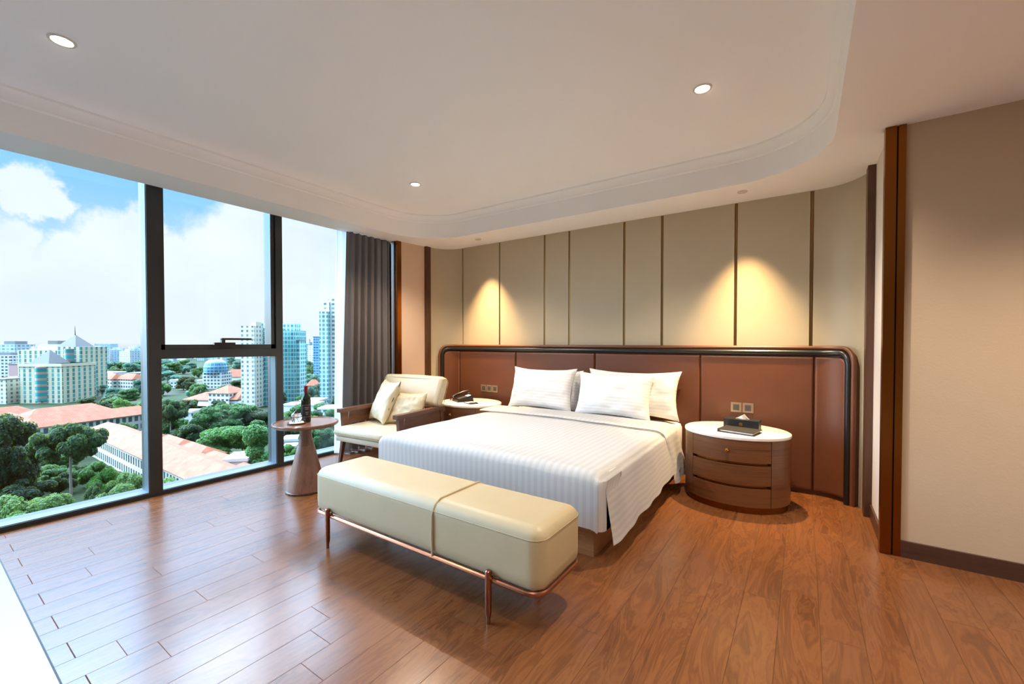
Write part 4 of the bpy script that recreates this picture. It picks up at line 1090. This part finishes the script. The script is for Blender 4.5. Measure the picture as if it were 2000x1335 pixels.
def lobes(kind, seed):
    rnd = random.Random(seed); Ls = []
    if kind == 'umbrella':
        for k in range(40):
            a = rnd.uniform(0, 6.28); r = .46 * math.sqrt(rnd.random()); Ls.append((r * math.cos(a), r * math.sin(a), .84 - .45 * r * r + rnd.uniform(-.10, .05), rnd.uniform(.07, .125), .7))
        for k in range(5):
            a = rnd.uniform(0, 6.28); Ls.append((.25 * math.cos(a), .25 * math.sin(a), .58, .10, .6))
    elif kind == 'round':
        for k in range(34):
            a = rnd.uniform(0, 6.28); h = rnd.uniform(.28, .86); r = .38 * math.sqrt(max(.05, 1 - ((h - .5) / .42) ** 2)) * rnd.uniform(.5, 1); Ls.append((r * math.cos(a), r * math.sin(a), h, rnd.uniform(.10, .165)))
    elif kind == 'tall':
        for k in range(16):
            a = rnd.uniform(0, 6.28); h = rnd.uniform(.25, .88); r = .2 * (1.1 - h * .5) * rnd.uniform(.4, 1.1); Ls.append((r * math.cos(a), r * math.sin(a), h, rnd.uniform(.11, .17), .9))
    else:
        for k in range(34):
            a = rnd.uniform(0, 6.28); r = .52 * math.sqrt(rnd.random()); Ls.append((r * math.cos(a), r * math.sin(a), .38 + rnd.uniform(-.2, .36) * (1.15 - r), rnd.uniform(.11, .18), .9))
    return Ls
def trunk_bm(h, r, branches=True, seed=0):
    rnd = random.Random(seed); bm = tube(B(), [(0, 0, -.01), (.006, .004, h * .5), (0, 0, h)], r, 8, rb=r * .6)
    if branches:
        for k in range(5):
            a = k * 1.26 + rnd.uniform(-.3, .3); tube(bm, [(0, 0, h * .8), (.1 * math.cos(a), .1 * math.sin(a), h * 1.05), (.24 * math.cos(a), .24 * math.sin(a), h * 1.25)], r * .5, 6, rb=r * .15)
    return bm
TP = {}
def tree_mesh(kind, leaf, n, size, seed):
    key = (kind, leaf, n)
    if key not in TP:
        c = obj('crown', crown_bm(lobes(kind, seed), n, size, seed + 1), L[leaf], smooth=False); tr = obj('trunk', trunk_bm({'umbrella': .70, 'round': .35, 'tall': .35, 'bush': .25}[kind], {'umbrella': .022}.get(kind, .025), kind != 'bush', seed), M['bark'])
        TP[key] = (c.data, tr.data); D.objects.remove(c); D.objects.remove(tr)
    return TP[key]
trnd = random.Random(77)
def tree(label, px, gy, top, wpx, kind='round', leaf='mid', group=None, n=6500, size=.03, seed=3, name='tree', parts=True, occ=True):
    w = depth_of(gy); p = spot(px, w); h = (gy - top) * w / F; wd = wpx * w / F
    cm, tm = tree_mesh(kind, leaf, n, size, seed)
    nat = {'umbrella': 1.1, 'round': .95, 'tall': .62, 'bush': 1.3}[kind]
    r = thing(name, label, 'tree', p, trnd.uniform(0, 6.28), group)
    r.scale = (wd / nat, wd / nat, h)
    for nm, me in (('crown', cm), ('trunk', tm)):
        o = D.objects.new(nm, me); COL.objects.link(o); o.parent = r
    if occ: OCC.append((p.x, p.y, wd * .3))
    return r
tree('tall lone tree with a flat spreading crown and bare pale trunk', 134, 985, 816, 122, 'umbrella', 'dark', n=11000, size=.022, seed=5)
tree('dense dark green tree at the left edge of the glass', 14, 985, 800, 110, 'round', 'dark', n=11000, size=.022, seed=9)
tree('small bright green tree between the dense tree and the lone tree', 36, 905, 845, 40, 'round', 'mid')
tree('dark low tree below the dense tree at the left edge', 38, 990, 925, 110, 'bush', 'dark', n=9000, seed=31)
for k, (px, gy, top, wp, lf, lb_) in enumerate([(20, 1075, 955, 130, 'olive', 'foreground treetop at the lower left corner of the glass'), (100, 1070, 950, 130, 'olive', 'foreground treetop left of the bare trunk'), (60, 1120, 985, 170, 'mid', 'nearest treetop at the lower edge of the glass'),
        (205, 985, 905, 70, 'bright', 'bright green tree right of the bare trunk'), (252, 1000, 912, 85, 'olive', 'yellowish tree beside the left window post'), (185, 950, 895, 60, 'bright', 'small bright tree under the school hall'), (232, 1050, 930, 120, 'olive', 'treetop at the bottom of the glass left of the post'),
        (186, 1010, 930, 50, 'dark', 'dark-leaved tree just right of the bare trunk'), (330, 1010, 925, 90, 'olive', 'yellowish treetop right of the left window post'), (290, 990, 918, 70, 'bright', 'bright treetop hidden partly by the left window post')]):
    tree(lb_, px, gy, top, wp, 'bush', lf, n=9000, size=.026, seed=40 + k % 3)
tree('large bright green round tree beyond the orange roofs', 440, 905, 822, 105, 'round', 'bright', n=11000, size=.024, seed=13)
tree('tall green tree beside the middle window post', 507, 945, 832, 70, 'tall', 'mid', n=9000, size=.024, seed=15)
tree('broad green tree behind the bright round tree, towards the villa', 405, 862, 792, 75, 'round', 'mid', n=9000, size=.026, seed=17)
tree('broad green treetop left of the cream apartment tower', 455, 852, 784, 85, 'umbrella', 'mid', n=9000, size=.026, seed=18)
tree('dark green tree in front of the cream apartment tower', 500, 850, 796, 60, 'round', 'dark', n=9000, size=.026, seed=13)
tree('grey-green tree with a pale bare trunk beside the left window post', 331, 872, 776, 62, 'umbrella', 'dark', n=11000, size=.022, seed=5)
tree('dark tree above the small orange roofs', 372, 885, 826, 50, 'round', 'dark', seed=3)
tree('low dark tree left of the bright round tree', 348, 880, 838, 40, 'round', 'dark', seed=3)
tree('bushy tree at the foot of the third pane', 560, 905, 862, 60, 'bush', 'bright', n=9000, size=.026, seed=40)
tree('green tree under the right half of the side table', 612, 905, 832, 60, 'round', 'mid', n=9000, size=.026, seed=17)
tree('blue-green tree beside the sheer curtain', 645, 900, 835, 50, 'round', 'mid', n=9000, size=.026, seed=13)
tree('round tree right of the bottle', 612, 838, 800, 45, 'round', 'mid', seed=3)
tree('low tree left of the upturned glass', 556, 838, 802, 40, 'round', 'mid', seed=3)
TG = 0
def scatter(n, px0, px1, gy0, gy1, hr, wr, leafs, label, group, kinds=('round', 'round', 'tall', 'bush'), nleaf=2600, size=.045, gap=.55):
    cnt = 0; tries = 0
    while cnt < n and tries < n * 25:
        tries += 1; px = trnd.uniform(px0, px1); gy = gy0 * (gy1 / gy0) ** trnd.random(); w = depth_of(gy); p = spot(px, w)
        h = trnd.uniform(*hr); wd = h * trnd.uniform(*wr)
        if any((p.x - a) ** 2 + (p.y - b_) ** 2 < (r + wd * .25) ** 2 for a, b_, r in OCC): continue
        OCC.append((p.x, p.y, wd * gap * .5)); k = trnd.choice(kinds); lf = trnd.choice(leafs)
        tree(label, px, gy, gy - h * F / w, wd * F / w, k, lf, group, nleaf, size, 3, occ=False); cnt += 1
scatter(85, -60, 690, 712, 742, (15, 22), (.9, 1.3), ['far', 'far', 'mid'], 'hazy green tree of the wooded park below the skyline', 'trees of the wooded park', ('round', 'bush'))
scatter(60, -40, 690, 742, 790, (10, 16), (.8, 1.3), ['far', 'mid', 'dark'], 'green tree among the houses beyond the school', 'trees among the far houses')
scatter(45, 150, 690, 795, 860, (8, 13), (.8, 1.2), ['mid', 'dark', 'bright'], 'green tree between the orange roofs and the villa', 'trees behind the school')
scatter(22, -40, 320, 880, 1000, (6, 10), (.9, 1.4), ['mid', 'dark', 'olive'], 'low green tree in the school garden', 'trees of the school garden', ('bush', 'round'), 5000, .03)
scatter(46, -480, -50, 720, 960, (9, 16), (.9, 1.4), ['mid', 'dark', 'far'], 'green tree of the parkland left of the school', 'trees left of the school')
